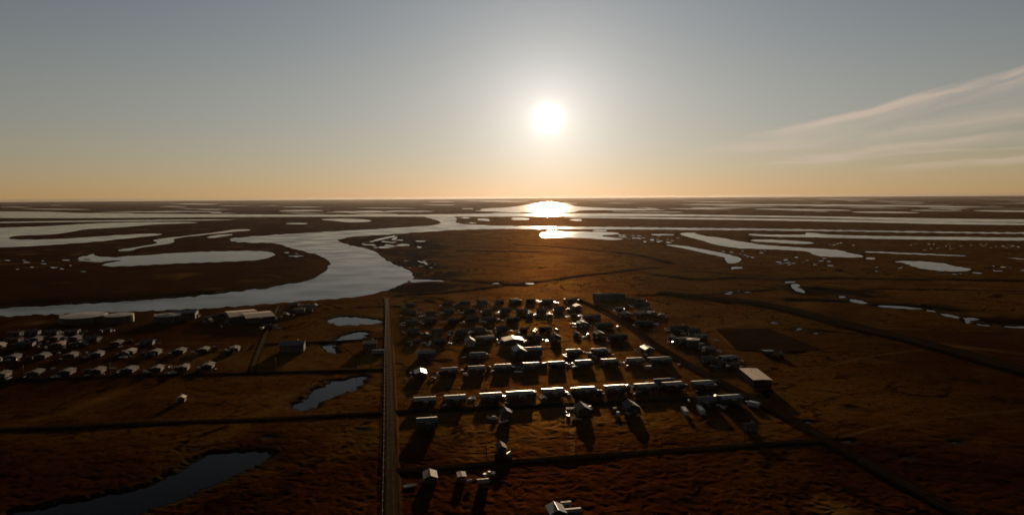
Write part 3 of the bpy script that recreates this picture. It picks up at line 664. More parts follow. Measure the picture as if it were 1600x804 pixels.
def make_house(name, loc, rz, L, W, h, pitch, fz, roof, wall, porch=1, nwin=3, pipe=True, side=-1, label=None, cat='house', group=None, wh=1.1):
    """ridge runs along local x; side: which long wall (local y sign) carries the entry"""
    root = link(name, None, None, loc, rz); root.empty_display_size = 2
    tag(root, label, cat, group)
    p = R(pitch); rise = W / 2 * math.tan(p)
    k = (L, W, h, pitch, fz)
    link('wall', cached(('wall', k, wall), lambda: gable_shell(L, W, fz, h, p, 'wall', WALL[wall])), root)
    rf = link('roof', cached(('roof', k, roof), lambda: gable_roof(L, W, fz, h, p, 0.45, 0.16, 'roof', ROOF[roof])), root)
    def fnd():
        b = MB(); nx = max(2, int(L / 3) + 1)
        for i in range(nx):
            for j in (-1, 0, 1):
                x = -L / 2 + .5 + (L - 1) * i / (nx - 1); y = j * (W / 2 - .5); b.box(x - .17, x + .17, y - .17, y + .17, -0.8, fz - .3)
        for j in (-1, 0, 1): b.box(-L / 2 + .1, L / 2 - .1, j * (W / 2 - .5) - .14, j * (W / 2 - .5) + .14, fz - .3, fz - .003)
        b.box(-L / 2 + .3, L / 2 - .3, W / 2 - .9, W / 2 - .8, -0.6, fz - .31)
        return b.mesh('foundation', M_FOUND)
    link('foundation', cached(('found', L, W, fz), fnd), root)
    if pipe:
        def sp():
            b = MB(); b.cyl((0, 0, 0), (0, 0, 1.15), .13, .13, 10); b.cyl((0, 0, 1.15), (0, 0, 1.32), .24, .06, 10)
            return b.mesh('stovepipe', M_PIPE)
        link('stovepipe', cached('stovepipe', sp), rf, (L * .22, .5, fz + h + rise - .05))
    if porch:
        pw, pd, ph = 2.6, 2.2, h * .82; px_ = -L * .08 if L < 10 else L * .02
        po = link('porch', cached(('porch', wall, ph), lambda: gable_shell(pd, pw, 0, ph, R(16), 'porch', WALL[wall])), root,
                  (px_, side * (W / 2 + pd / 2 + .003), fz), R(90))
        link('porch_roof', cached(('proof', roof, ph), lambda: gable_roof(pd, pw, 0, ph, R(16), .3, .12, 'porch_roof', ROOF['light' if roof == 'pale' else roof])), po)
        def dr():
            b = MB(); b.box(-.06, .0, -.46, .46, .05, 2.02); b.box(-.1, -.06, .3, .36, .95, 1.05); return b.mesh('door', M_DOOR)
        link('door', cached('door', dr), po, ((side * pd / 2 + .063) if side > 0 else (-pd / 2 - .003), 0, 0))
        def st():
            b = MB(); n = max(2, int(fz / .22))
            for i in range(n): b.box(0.1 + i * .28, 0.1 + (i + 1) * .28, -.7, .7, -.5, fz - (i + 1) * fz / (n + 1))
            return b.mesh('steps', M_FOUND)
        link('steps', cached(('steps', fz), st), po, (side * (pd / 2 + .003), 0, -fz), 0 if side > 0 else R(180))
    ww = window_mesh(1.25, wh)
    for i in range(nwin):
        x = -L / 2 + L * (i + .5) / nwin
        if not (porch and abs(x - (L * .02 if L >= 10 else -L * .08)) < 2.0): link('window', ww, root, (x, side * (W / 2 + .02), fz + .95))
        if i % 2 == 0: link('window', ww, root, (x, -side * (W / 2 + .02), fz + .95))
    for sx in (-1, 1): link('window', ww, root, (sx * (L / 2 + .02), W * .12 * sx, fz + .95), R(90))
    return root
U_AZ = R(90 - 79.4)                 # the street grid: rows run along u, the main road along v
KIND = {  # L, W, wall height, pitch, floor height, ridge along: 0 = u, 1 = v, porch, windows
    'L': ('long_house', 12, 7.6, 2.7, 11, 1.1, 0, 1, 4), 'M': ('house', 10.5, 7.4, 2.7, 12, 1.0, 0, 1, 3),
    'W': ('long_house', 15, 8.0, 2.8, 12, 1.1, 0, 1, 5), 'H': ('house', 9.5, 7.5, 2.7, 20, 1.0, 0, 1, 3),
    'G': ('gabled_house', 9.5, 7.0, 3.0, 27, 1.0, 1, 0, 3), 'V': ('gabled_house', 10.5, 7.2, 2.6, 19, 1.0, 1, 1, 3), 'E': ('gabled_house', 9.0, 6.2, 2.3, 15, 0.6, 1, 1, 3),
    'g': ('gabled_house', 7.0, 5.0, 2.8, 27, 0.8, 1, 0, 2), 'S': ('cabin', 6.0, 4.8, 2.3, 20, 0.5, 0, 0, 2), 'T': ('cabin', 6.0, 4.6, 2.3, 24, 0.5, 1, 0, 2)}
LOOK = {'long_house': 'long {}-roofed house', 'house': '{}-roofed house', 'gabled_house': 'gabled {}-roofed house', 'cabin': 'small {}-roofed cabin'}
ORD = 'first second third fourth fifth sixth seventh eighth ninth tenth eleventh twelfth thirteenth fourteenth fifteenth sixteenth'.split()
HOUSES = []
def place_house(px, py, k, roof, wall, label, group, jit=0.0):
    name, L, W, h, pitch, fz, ax, porch, nw = KIND[k]
    zr = fz + h + W / 2 * math.tan(R(pitch)) + .2
    p = on_plane(px, py, zr); p.z = 0.0
    o = make_house(name, p, U_AZ + (R(90) if ax else 0) + R(jit), L, W, h, pitch, fz, roof, wall, porch, nw, True, 1 if ax else -1, label, 'house', group)
    return o
def row(phrase, anchor, group, items, jit=0.0, taken=(), key=None):
    key = key or (lambda x, y: x)
    order = sorted([key(i[0], i[1]) for i in items] + [key(*t) for t in taken])
    for px, py, k, roof, wall in items:
        nth = ORD[order.index(key(px, py))]
        look = LOOK[KIND[k][0]].format(roof)
        lab = f"{look}, {nth} from {anchor} in the {phrase}"
        o = place_house(px, py, k, roof, wall, lab, group, rnd.uniform(-jit, jit))
        HOUSES.append((o, f"{nth} house, {phrase}", KIND[k]))
MR = 'the main road'
row('front row', MR, 'houses in the front row', [(664, 620, 'L', 'pale', 'brown'), (711, 617, 'L', 'pale', 'teal'), (767, 613.5, 'L', 'pale', 'teal'), (812, 610.5, 'W', 'pale', 'brown'),
    (864, 606.5, 'L', 'pale', 'blue'), (914, 604.3, 'L', 'pale', 'brown'), (962, 601.2, 'L', 'pale', 'grey'), (1009, 598.6, 'L', 'pale', 'blue'), (1052, 596.2, 'L', 'pale', 'brown'), (1098, 594.4, 'L', 'pale', 'grey')])
row('short diagonal-road row', MR, 'houses near the diagonal road', [(1102, 619, 'H', 'pale', 'teal'), (1141, 616.8, 'L', 'pale', 'teal'), (1037, 591, 'M', 'grey', 'grey')])
row('second row', MR, 'houses in the second row', [(657, 577, 'V', 'blue', 'grey'), (702, 573.8, 'M', 'pale', 'brown'), (745, 571, 'M', 'pale', 'brown'), (786, 568.3, 'M', 'pale', 'teal'),
    (830, 565.8, 'M', 'pale', 'teal'), (870, 564, 'M', 'pale', 'brown'), (913, 562, 'M', 'pale', 'blue'), (953, 560, 'M', 'pale', 'brown'), (993, 558.4, 'M', 'pale', 'grey'), (1031, 557.2, 'W', 'pale', 'brown')])
row('third row', MR, 'houses in the third row', [(746, 550, 'M', 'green', 'teal'), (897, 544.8, 'M', 'pale', 'brown'), (937, 543.6, 'M', 'pale', 'teal'), (1011, 540, 'V', 'blue', 'grey')], 0, ((666, 547), (811, 540.5), (832, 541.5)))
row('fourth row', MR, 'houses in the fourth row', [(651, 529.5, 'S', 'grey', 'grey'), (688, 527.5, 'H', 'grey', 'brown'), (757, 524.3, 'W', 'pale', 'brown'), (834, 522.5, 'M', 'grey', 'teal'),
    (868, 521, 'G', 'grey', 'brown'), (901, 518, 'T', 'dark', 'brown'), (936, 517, 'V', 'dark', 'blue'), (965, 521.5, 'W', 'dark', 'brown')], 0, ((734, 526.5), (801, 526)))
row('fifth row', MR, 'houses in the fifth row', [(646, 512.5, 'H', 'dark', 'brown'), (683, 513, 'H', 'dark', 'grey'), (721, 514.5, 'M', 'dark', 'brown'), (749, 511.5, 'M', 'dark', 'grey'), (784, 508.5, 'H', 'dark', 'blue'),
    (818, 511.5, 'S', 'grey', 'brown'), (852, 510, 'M', 'dark', 'brown'), (910, 501, 'V', 'blue', 'blue'), (944, 503.5, 'W', 'dark', 'grey')], 8)
row('sixth row', MR, 'houses in the sixth row', [(643, 498.5, 'M', 'grey', 'brown'), (673, 495.5, 'L', 'dark', 'brown'), (708, 496.5, 'M', 'dark', 'teal'), (738, 493.5, 'H', 'dark', 'teal'),
    (767, 494.5, 'H', 'dark', 'grey'), (801, 495, 'L', 'dark', 'brown'), (828, 488.8, 'S', 'grey', 'red'), (859, 489, 'T', 'pale', 'brown'), (897, 489.5, 'S', 'dark', 'red'), (925, 491, 'W', 'grey', 'brown')], 8)
row('seventh row', MR, 'houses in the seventh row', [(642, 484.5, 'L', 'dark', 'brown'), (672, 486, 'H', 'dark', 'teal'), (702, 481.5, 'M', 'grey', 'blue'), (733, 481.5, 'H', 'dark', 'brown'), (761, 482.5, 'H', 'dark', 'grey'),
    (790, 480.5, 'H', 'dark', 'teal'), (815, 482, 'M', 'dark', 'red'), (846, 480.5, 'H', 'dark', 'brown'), (874, 478.2, 'H', 'dark', 'blue'), (902, 475.2, 'V', 'pale', 'brown')], 10)
row('back row', MR, 'houses in the back row', [(641, 473.2, 'H', 'dark', 'brown'), (699, 470.3, 'H', 'dark', 'brown'), (726, 469.3, 'M', 'dark', 'grey'), (752, 468.3, 'H', 'dark', 'teal'), (780, 468, 'H', 'dark', 'teal'),
    (803, 466.3, 'H', 'green', 'teal'), (829, 466.3, 'M', 'dark', 'teal'), (856, 466.8, 'M', 'grey', 'brown'), (893, 465.6, 'L', 'grey', 'brown')], 10)
row('cluster beside the big hall', 'the hall', 'houses beside the big hall', [(983, 463.5, 'H', 'dark', 'brown'), (999, 466.2, 'M', 'grey', 'teal'), (1003, 472, 'W', 'dark', 'blue'), (968, 479.5, 'S', 'blue', 'blue'), (978, 486.8, 'V', 'grey', 'grey'),
    (999, 485.6, 'H', 'tan', 'brown'), (1018, 485.6, 'V', 'dark', 'grey'), (1010, 481, 'H', 'dark', 'brown'), (1007, 500.3, 'W', 'dark', 'teal'), (1033, 489, 'T', 'dark', 'red')], 10, (), lambda x, y: math.hypot(x - 951, 3 * (y - 458)))
row('group by the water tank', 'the tank', 'houses by the water tank', [(1068, 527, 'L', 'grey', 'brown'), (1062, 508, 'W', 'dark', 'blue'), (1084, 512, 'H', 'dark', 'brown'), (1093, 521, 'M', 'green', 'grey'), (1052, 523.5, 'T', 'pale', 'brown'),
    (1110, 541, 'S', 'pale', 'grey'), (1107, 556, 'H', 'dark', 'brown'), (1138, 555.2, 'M', 'blue', 'blue'), (1126, 563, 'S', 'dark', 'brown'), (1146, 566, 'S', 'grey', 'grey')], 12, (), lambda x, y: math.hypot(x - 1083, 3 * (y - 530)))
row('line below the front row', MR, 'gabled houses below the front row', [(790, 637.5, 'g', 'grey', 'grey'), (910, 630.5, 'G', 'grey', 'grey'), (986, 627, 'G', 'grey', 'blue')], 3)
PD = 'the settlement across the ponds'
row('near row across the ponds', 'the ponds', 'houses in the near row across the ponds', [(326, 566.3, 'E', 'grey', 'brown'), (287, 569.3, 'E', 'grey', 'brown'), (246, 570.8, 'E', 'grey', 'teal'), (203, 572.3, 'E', 'grey', 'brown'),
    (154, 573.5, 'E', 'grey', 'brown'), (106, 575.5, 'E', 'grey', 'blue'), (57, 577, 'E', 'grey', 'brown'), (5, 579.5, 'E', 'grey', 'tan')], 3, (), lambda x, y: -x)
row('middle row across the ponds', 'the ponds', 'houses in the middle row across the ponds', [(367, 540.5, 'E', 'grey', 'brown'), (319, 542, 'E', 'grey', 'brown'), (282, 543.6, 'E', 'grey', 'brown'), (243, 545.3, 'E', 'grey', 'teal'),
    (204, 544.5, 'E', 'tan', 'brown'), (197, 547.5, 'T', 'grey', 'brown'), (153, 548.3, 'E', 'grey', 'brown'), (112, 550, 'E', 'grey', 'brown'), (67, 551, 'E', 'grey', 'brown'), (22, 553, 'E', 'grey', 'brown')], 3, (), lambda x, y: -x)
row('rows below the fuel tanks', 'the largest tank', 'houses below the fuel tanks', [(230, 529.5, 'H', 'green', 'teal'), (184, 531.5, 'E', 'grey', 'brown'), (126, 532, 'E', 'grey', 'brown'), (93, 533.5, 'E', 'rust', 'brown'), (40, 533.5, 'L', 'grey', 'grey'),
    (0, 535.5, 'E', 'tan', 'tan'), (168, 512.3, 'S', 'grey', 'brown'), (113, 514.3, 'M', 'rust', 'brown'), (82, 515.5, 'M', 'grey', 'brown'), (51, 515.5, 'M', 'grey', 'brown'), (24, 516.5, 'M', 'rust', 'brown'),
    (145, 524, 'H', 'grey', 'brown'), (118, 524, 'E', 'grey', 'brown'), (88, 524, 'E', 'grey', 'brown'), (57, 525.5, 'E', 'grey', 'brown'), (22, 526.5, 'M', 'rust', 'red')], 6, (), lambda x, y: math.hypot(x - 131, 3 * (y - 492)))

row('huddle beside the school', 'the school', 'sheds beside the school', [(336, 491, 'S', 'grey', 'brown'), (349, 487.5, 'S', 'rust', 'brown'), (327, 497, 'T', 'dark', 'brown'), (306, 490, 'S', 'grey', 'teal'), (352, 502, 'T', 'grey', 'brown'), (420, 506, 'S', 'grey', 'brown')], 15,
    (), lambda x, y: math.hypot(x - 395, 3 * (y - 488)))
row('strip along the riverbank', 'the small pond', 'cabins along the riverbank', [(455, 484, 'S', 'dark', 'brown'), (448, 489, 'T', 'grey', 'brown'), (484, 481, 'S', 'grey', 'brown'), (462, 472.5, 'S', 'dark', 'grey'), (492, 474.5, 'T', 'dark', 'brown')], 15,
    (), lambda x, y: math.hypot(x - 545, 3 * (y - 500)))
def big(name, px, py, ax, L, W, h, pitch, fz, roof, wall, label, cat='building', porch=0, nw=5, side=-1, jit=0, pipe=True):
    zr = fz + h + W / 2 * math.tan(R(pitch)) + .2
    p = on_plane(px, py, zr); p.z = 0
    o = make_house(name, p, U_AZ + R(90) * ax + R(jit), L, W, h, pitch, fz, roof, wall, porch, nw, pipe, side, label, cat, None, 1.3)
    HOUSES.append((o, None, None)); return o
big('village_hall', 951, 457.5, 0, 33, 17, 6.5, 8, 0.6, 'dark', 'teal', 'large dark village hall at the back corner of the village', 'hall', 1, 7)
big('shed', 933, 457, 0, 9, 8, 3.5, 10, 0.6, 'pale', 'tan', 'bright pale-roofed shed behind the large dark village hall', 'shed', 0, 2)
big('workshop', 666, 547, 0, 12.5, 9, 3.6, 13, 0.8, 'blue', 'blue', 'blue-roofed box workshop, first from the main road in the third row', 'workshop', 0, 3)
big('chapel', 811, 540.5, 1, 14, 9, 4.6, 27, 0.8, 'green', 'teal', 'tall dark green chapel in the middle of the village', 'chapel', 0, 4, 1)
big('community_hall', 832, 541.5, 0, 13, 10, 4.2, 14, 0.8, 'blue', 'teal', 'low blue-roofed community hall joined beside the tall green chapel', 'hall', 0, 4)
big('store', 801, 526, 1, 13, 16, 3.6, 11, 0.8, 'tan', 'brown', 'broad tan-roofed store behind the chapel in the fourth row', 'store', 1, 4, 1)
big('gabled_house', 734, 526.5, 1, 10, 7.0, 4.2, 30, 0.8, 'light', 'white', 'white gabled house with brightly lit roof in the fourth row', 'house', 0, 3, 1)
big('warehouse', 457, 532, 0, 18, 13, 5.6, 16, 0.6, 'blue', 'blue', 'tall blue warehouse between the ponds and the settlement', 'warehouse', 0, 4)
big('house', 578, 531.5, 0, 10.5, 9, 4.2, 17, 0.8, 'tan', 'grey', 'tan-roofed house beside the main road near the small ponds', 'house', 0, 3)
big('trailer', 590.5, 546, 0, 8.5, 2.6, 2.3, 6, 0.7, 'pale', 'white', 'white trailer in front of the tan-roofed roadside house', 'trailer', 0, 3, pipe=False)
big('warehouse', 1180, 583, 1, 28, 11, 5.0, 2.5, 0.6, 'bright', 'brown', 'large tan flat-roofed warehouse beside the diagonal road', 'warehouse', 0, 6, 1, -12)
big('house', 667, 652, 0, 10, 8, 3.4, 14, 0.9, 'green', 'teal', 'dark green house by the main road below the front row', 'house', 1, 4)
big('gabled_house', 783, 692, 1, 6.0, 3.9, 2.7, 30, 0.6, 'grey', 'grey', 'lone gabled house just above the lower cross road', 'house', 0, 2, 1)
big('gabled_house', 672, 736.5, 1, 7.0, 5.2, 2.6, 22, 0.6, 'light', 'grey', 'pale gabled house just below the lower cross road', 'house', 0, 2, 1)
big('shed', 721, 739, 1, 4.6, 3.0, 2.4, 8, 0.2, 'light', 'grey', 'narrow pale-roofed shed between two yards below the lower cross road', 'shed', 0, 1, 1, pipe=False)
big('cabin', 755, 748, 0, 4.0, 3.4, 2.6, 14, 0.3, 'light', 'grey', 'tiny white-roofed cabin among yard clutter below the lower cross road', 'cabin', 0, 1)
big('gabled_house', 869, 789, 1, 6.8, 5.8, 2.6, 24, 0.6, 'blue', 'grey', 'blue-roofed gabled house at the bottom edge of the village', 'house', 0, 2, 1)
big('shed', 893, 795, 0, 7.0, 2.8, 2.2, 8, 0.3, 'light', 'tan', 'low tan lean shed beside the blue-roofed house at the bottom', 'shed', 0, 1, pipe=False)
big('shed', 885, 784, 0, 3.2, 2.4, 2.0, 6, 0.2, 'light', 'white', 'small white shed behind the blue-roofed house at the bottom', 'shed', 0, 1, pipe=False)
big('cabin', 1172, 660, 0, 5.5, 5, 3.0, 20, 0.5, 'dark', 'blue', 'dark blue cabin alone between the roads near the fork', 'cabin', 0, 2)
big('shed', 816, 616, 1, 4.6, 3.8, 2.5, 24, 0.3, 'rust', 'tan', 'small rust-roofed shed in front of the widest front row house', 'shed', 0, 1, 1)
big('shed', 849, 618, 1, 4.0, 3.2, 2.2, 24, 0.3, 'tan', 'tan', 'small tan shed between two front row houses', 'shed', 0, 1, 1)
big('shed', 1113, 600, 0, 5.2, 3.0, 2.4, 8, 0.3, 'pale', 'grey', 'pale-roofed shed in front of the last front row house', 'shed', 0, 1, pipe=False)
big('shed', 1013, 571, 0, 4.0, 3.0, 2.2, 8, 0.3, 'pale', 'tan', 'small pale shed between the last two second row houses', 'shed', 0, 1, pipe=False)
big('school', 378, 486.5, 0, 27, 38, 5.0, 4, 0.9, 'bright', 'brown', 'wide tan-roofed school wing nearest the fuel tanks', 'school', 0, 6, -1, 18)
big('school', 403, 489, 0, 26, 34, 5.5, 4, 0.9, 'bright', 'brown', 'brightly lit tan-roofed school wing nearest the track', 'school', 1, 6, -1, 18)
big('depot', 289, 484.5, 0, 22, 14, 6, 12, 0.8, 'blue', 'brown', 'blue-roofed depot beside the smallest round fuel tank', 'depot', 0, 5)
big('house', 468, 480.5, 0, 10, 8, 3.5, 14, 0.8, 'tan', 'grey', 'tan-roofed house by the river above the oval pond', 'house', 0, 3)
big('house', 478, 476, 0, 14, 7, 2.8, 12, 0.8, 'dark', 'brown', 'dark-roofed house by the river behind the tan-roofed house', 'house', 0, 4)
big('cabin', 284, 617, 1, 4.2, 3.8, 2.6, 24, 0.3, 'tan', 'tan', 'lone tan cabin on the tundra below the settlement', 'cabin', 0, 1, 1)
big('shed', 1200, 546.5, 0, 7, 4.5, 2.4, 8, 0.3, 'pale', 'grey', 'pale-roofed shed on the tundra right of the water tank', 'shed', 0, 2, pipe=False)
big('cabin', 1219, 550, 0, 3.5, 3.5, 2.4, 18, 0.3, 'grey', 'grey', 'tiny grey cabin right of the pale tundra shed', 'cabin', 0, 1)

# ------------------------------------------------------------------ tanks, containers, poles, pipeline
def make_tank(name, px, py, rad, h, label, cone=0.06):
    p = on_plane(px, py, h); p.z = 0
    root = link(name, None, None, p); tag(root, label, 'tank')
    b = MB(); b.cyl((0, 0, -.5), (0, 0, h), rad, rad, 48, cap=False)
    for k in range(1, 4): b.cyl((0, 0, h * k / 4 - .04), (0, 0, h * k / 4 + .04), rad + .03, rad + .03, 48, cap=False)
    link('shell', b.mesh('shell', M_TANK), root)
    b = MB(); b.cyl((0, 0, h), (0, 0, h + rad * cone), rad + .12, .3, 48, cap=False); b.cyl((0, 0, h - .15), (0, 0, h), rad + .12, rad + .12, 48, cap=False)
    rf = link('tank_roof', b.mesh('tank_roof', M_TANKTOP), root)
    b = MB(); b.cyl((0, 0, 0), (0, 0, .8), .35, .35, 12); b.cyl((0, 0, .8), (0, 0, .95), .5, .2, 12)
    link('vent', b.mesh('vent', M_PIPE), rf, (0, 0, h + rad * cone - .1))
    b = MB()
    for s in (-.25, .25): b.cyl((rad + .2, s, -.4), (rad + .2, s, h + 1), .04, .04, 6)
    for k in range(int(h / .35)): b.cyl((rad + .2, -.25, .3 + k * .35), (rad + .2, .25, .3 + k * .35), .025, .025, 6)
    link('ladder', b.mesh('ladder', M_PIPE), root, rz=R(-40))
    b = MB(); n = 20
    for k in range(n):
        a0, a1 = 2 * math.pi * k / n, 2 * math.pi * (k + 1) / n
        q0, q1 = (rad * math.cos(a0), rad * math.sin(a0)), (rad * math.cos(a1), rad * math.sin(a1))
        b.cyl((*q0, h), (*q0, h + 1.0), .03, .03, 6); b.cyl((*q0, h + 1.0), (*q1, h + 1.0), .03, .03, 6)
    link('railing', b.mesh('railing', M_PIPE), root)
    return root
make_tank('fuel_tank', 131, 492, 20.5, 6.0, 'largest flat round fuel tank beside the river', .045)
make_tank('fuel_tank', 186, 491.5, 13.0, 6.5, 'middle-sized round fuel tank between the other two fuel tanks', .06)
make_tank('fuel_tank', 262, 491.5, 12.0, 6.5, 'smallest round fuel tank beside the blue-roofed depot', .13)
make_tank('water_tank', 1083, 529.5, 4.9, 6.5, 'round water tank with pale top inside the village', .10)
def small_tank(px, py, label):
    p = on_plane(px, py, 4); p.z = 0; root = link('vertical_tank', None, None, p); tag(root, label, 'tank')
    b = MB(); b.cyl((0, 0, .2), (0, 0, 5.2), 1.5, 1.5, 20); link('shell', b.mesh('shell', M_TANKTOP, smooth=False), root)
    b = MB(); b.cyl((0, 0, 5.2), (0, 0, 5.9), 1.55, .2, 20); link('tank_roof', b.mesh('tank_roof', M_TANKTOP), root)
    b = MB(); b.box(-1.8, 1.8, -1.8, 1.8, -.5, .197); link('base', b.mesh('base', M_FOUND), root)
small_tank(164, 492, 'slim upright tank between the largest and middle fuel tanks')
small_tank(205.5, 496, 'slim upright tank on the right side of the middle fuel tank')

def container_mesh(L, paint):
    def f():
        b = MB(); n = int(L / .3)
        b.box(-L / 2, L / 2, -1.2, 1.2, .15, 2.6)
        for i in range(n):
            x = -L / 2 + .15 + (L - .3) * i / max(1, n - 1)
            for s in (-1, 1): b.box(x - .07, x + .07, s * 1.2 - (.04 if s < 0 else -.001), s * 1.2 + (.04 if s > 0 else -.001), .3, 2.45)
            b.box(x - .07, x + .07, -1.1, 1.1, 2.601, 2.63)
        for sx in (-1, 1):
            for sy in (-1, 1): b.box(sx * L / 2 - .09, sx * L / 2 + .09, sy * 1.2 - .09, sy * 1.2 + .09, 0, 2.68)
        return b.mesh('body', PAINT[paint])
    return cached(('cont', L, paint), f)
def container(px, py, L, rz, paint, label):
    p = on_plane(px, py, 2.6); p.z = -.05; root = link('shipping_container', None, None, p, rz); tag(root, label, 'container')
    link('body', container_mesh(L, paint), root)
    def d():
        b = MB(); b.box(0, .06, -.56, .56, .3, 2.45); b.cyl((.09, .3, .35), (.09, .3, 2.4), .03, .03, 6); b.box(.06, .1, .2, .4, 1.1, 1.2); return b.mesh('door', PAINT['silver'])
    for s in (-.58, .58): link('door', cached('cdoor', d), root, (L / 2 + .003, s, 0))
container(1070, 638, 8.5, U_AZ + R(78), 'white', 'white shipping container standing left of its twin below the front row')
container(1095, 636, 9.5, U_AZ + R(78), 'white', 'white shipping container standing right of its twin below the front row')
container(1094, 536, 6.1, U_AZ, 'blue', 'blue shipping container in front of the round water tank')
container(1103, 542, 6.1, U_AZ + R(15), 'silver', 'silver shipping container beside the blue container at the water tank')
container(427, 496, 12.2, U_AZ + R(70), 'silver', 'silver shipping container along the track beside the school')
container(1178, 627, 6.1, U_AZ + R(-60), 'white', 'white shipping container at the end of the short row by the diagonal road')

def pole_mesh():
    def f():
        b = MB(); b.cyl((0, 0, -1), (0, 0, 9.5), .17, .11, 10); return b.mesh('pole', M_POLE)
    return cached('pole', f)
def cross_mesh():
    def f():
        b = MB(); b.box(-1.1, 1.1, -.16, -.04, 8.7, 8.86); b.box(-.8, .8, -.15, -.04, 7.9, 8.0)
        for x in (-1, -.4, .4, 1): b.cyl((x, -.1, 8.86), (x, -.1, 9.05), .05, .04, 6)
        return b.mesh('crossarm', M_POLE)
    return cached('crossarm', f)
def along(P, step, off):
    acc, out = 0.0, []
    for i in range(len(P) - 1):
        a, b = P[i], P[i + 1]; L = (b - a).length
        while acc < L:
            t = acc / L; d = (b - a).normalized(); out.append((a + (b - a) * t + Vector((d.y, -d.x, 0)) * off, math.atan2(d.y, d.x))); acc += step
        acc -= L
    return out
def poles(P, step, off, label, group):
    for p, a in along(P, step, off):
        if not (p.y > 235 and abs(p.x) < p.y * .74): continue
        root = link('utility_pole', None, None, (p.x, p.y, 0), a + R(90)); tag(root, label, 'pole', group)
        link('pole', pole_mesh(), root); link('crossarm', cross_mesh(), root)
poles(ROADS[3][1], 42, -5, 'wooden utility pole along the lowest cross road right of the main road', 'poles along the lowest cross road')
poles(ROADS[4][1], 46, 26, 'wooden utility pole in the grass between the front rows and the lowest cross road', 'poles below the front row')
poles(ROADS[7][1], 48, -6, 'wooden utility pole along the diagonal road', 'poles along the diagonal road')
poles(ROADS[1][1], 55, -5, 'wooden utility pole along the cross road of the settlement', 'poles of the settlement')

PP = [on_plane(*p) for p in ((605, 468), (602.5, 500), (601, 560), (600.5, 620), (599.5, 700), (597, 815))]
root = link('pipeline', None, None, PP[0]); tag(root, 'raised insulated pipeline on short posts beside the main road', 'pipeline')
b = MB()
for a, c in zip(PP[:-1], PP[1:]): b.cyl((a.x, a.y, 1.1), (c.x, c.y, 1.1), .16, .16, 12)
pl = link('pipe', b.mesh('pipe', M_JACKET), root); pl.location = -PP[0]
b = MB(); b.box(-.5, .5, -.06, .06, .72, .86); b.cyl((-.35, 0, -.8), (-.35, 0, .72), .06, .06, 8); b.cyl((.35, 0, -.8), (.35, 0, .72), .06, .06, 8); b.box(-.32, .32, -.3, .3, .862, .875)
sm = b.mesh('support', M_TRIM)
for p, a in along(PP, 8.5, 0)[:98]: link('support', sm, root, (p.x - PP[0].x, p.y - PP[0].y, 0), a + R(90))

# ------------------------------------------------------------------ yard things: skiffs, pickups, sheds, heating-oil tanks
def skiff(parent_loc, rz, label, group, paint):
    root = link('skiff', None, None, parent_loc, rz); tag(root, label, 'boat', group)
    def hull():
        b = MB(); S = [(-2.7, .85, .75, .62, .06), (-1, .98, .8, .66, .02), (.8, .95, .85, .6, .02), (2.0, .62, .95, .34, .10), (2.9, .05, 1.08, .03, .42)]
        for i in range(len(S) - 1):
            (x0, w0, t0, bw0, bz0), (x1, w1, t1, bw1, bz1) = S[i], S[i + 1]
            for s in (-1, 1):
                q = [(x0, s * bw0, bz0), (x1, s * bw1, bz1), (x1, s * w1, t1), (x0, s * w0, t0)]
                b.poly(q if s < 0 else q[::-1])
                q = [(x0, s * (w0 - .05), t0), (x1, s * max(.0, w1 - .05), t1), (x1, s * max(0, bw1 - .05), bz1 + .06), (x0, s * (bw0 - .05), bz0 + .06)]
                b.poly(q if s < 0 else q[::-1])
                q = [(x0, s * w0, t0), (x1, s * w1, t1), (x1, s * max(0, w1 - .05), t1), (x0, s * (w0 - .05), t0)]
                b.poly(q if s < 0 else q[::-1])
            b.poly([(x0, -bw0, bz0), (x0, bw0, bz0), (x1, bw1, bz1), (x1, -bw1, bz1)])
            b.poly([(x0, -bw0 + .05, bz0 + .06), (x1, -bw1 + .02, bz1 + .06), (x1, bw1 - .02, bz1 + .06), (x0, bw0 - .05, bz0 + .06)])
        b.box(-2.74, -2.66, -.84, .84, .07, .74)
        return b.mesh('hull', M_ALU if paint == 'alu' else PAINT[paint])
    link('hull', cached(('hull', paint), hull), root)
    def bench():
        b = MB(); b.box(-.18, .18, -.9, .9, .45, .5); return b.mesh('bench', M_ALU)
    for x in (-1.6, .2): link('bench', cached('bench', bench), root, (x, 0, 0))
    def mot():
        b = MB(); b.box(-3.05, -2.76, -.17, .17, .7, 1.15); b.box(-2.96, -2.82, -.06, .06, .15, .7); return b.mesh('outboard_motor', M_BLACK)
    link('outboard_motor', cached('motor', mot), root)
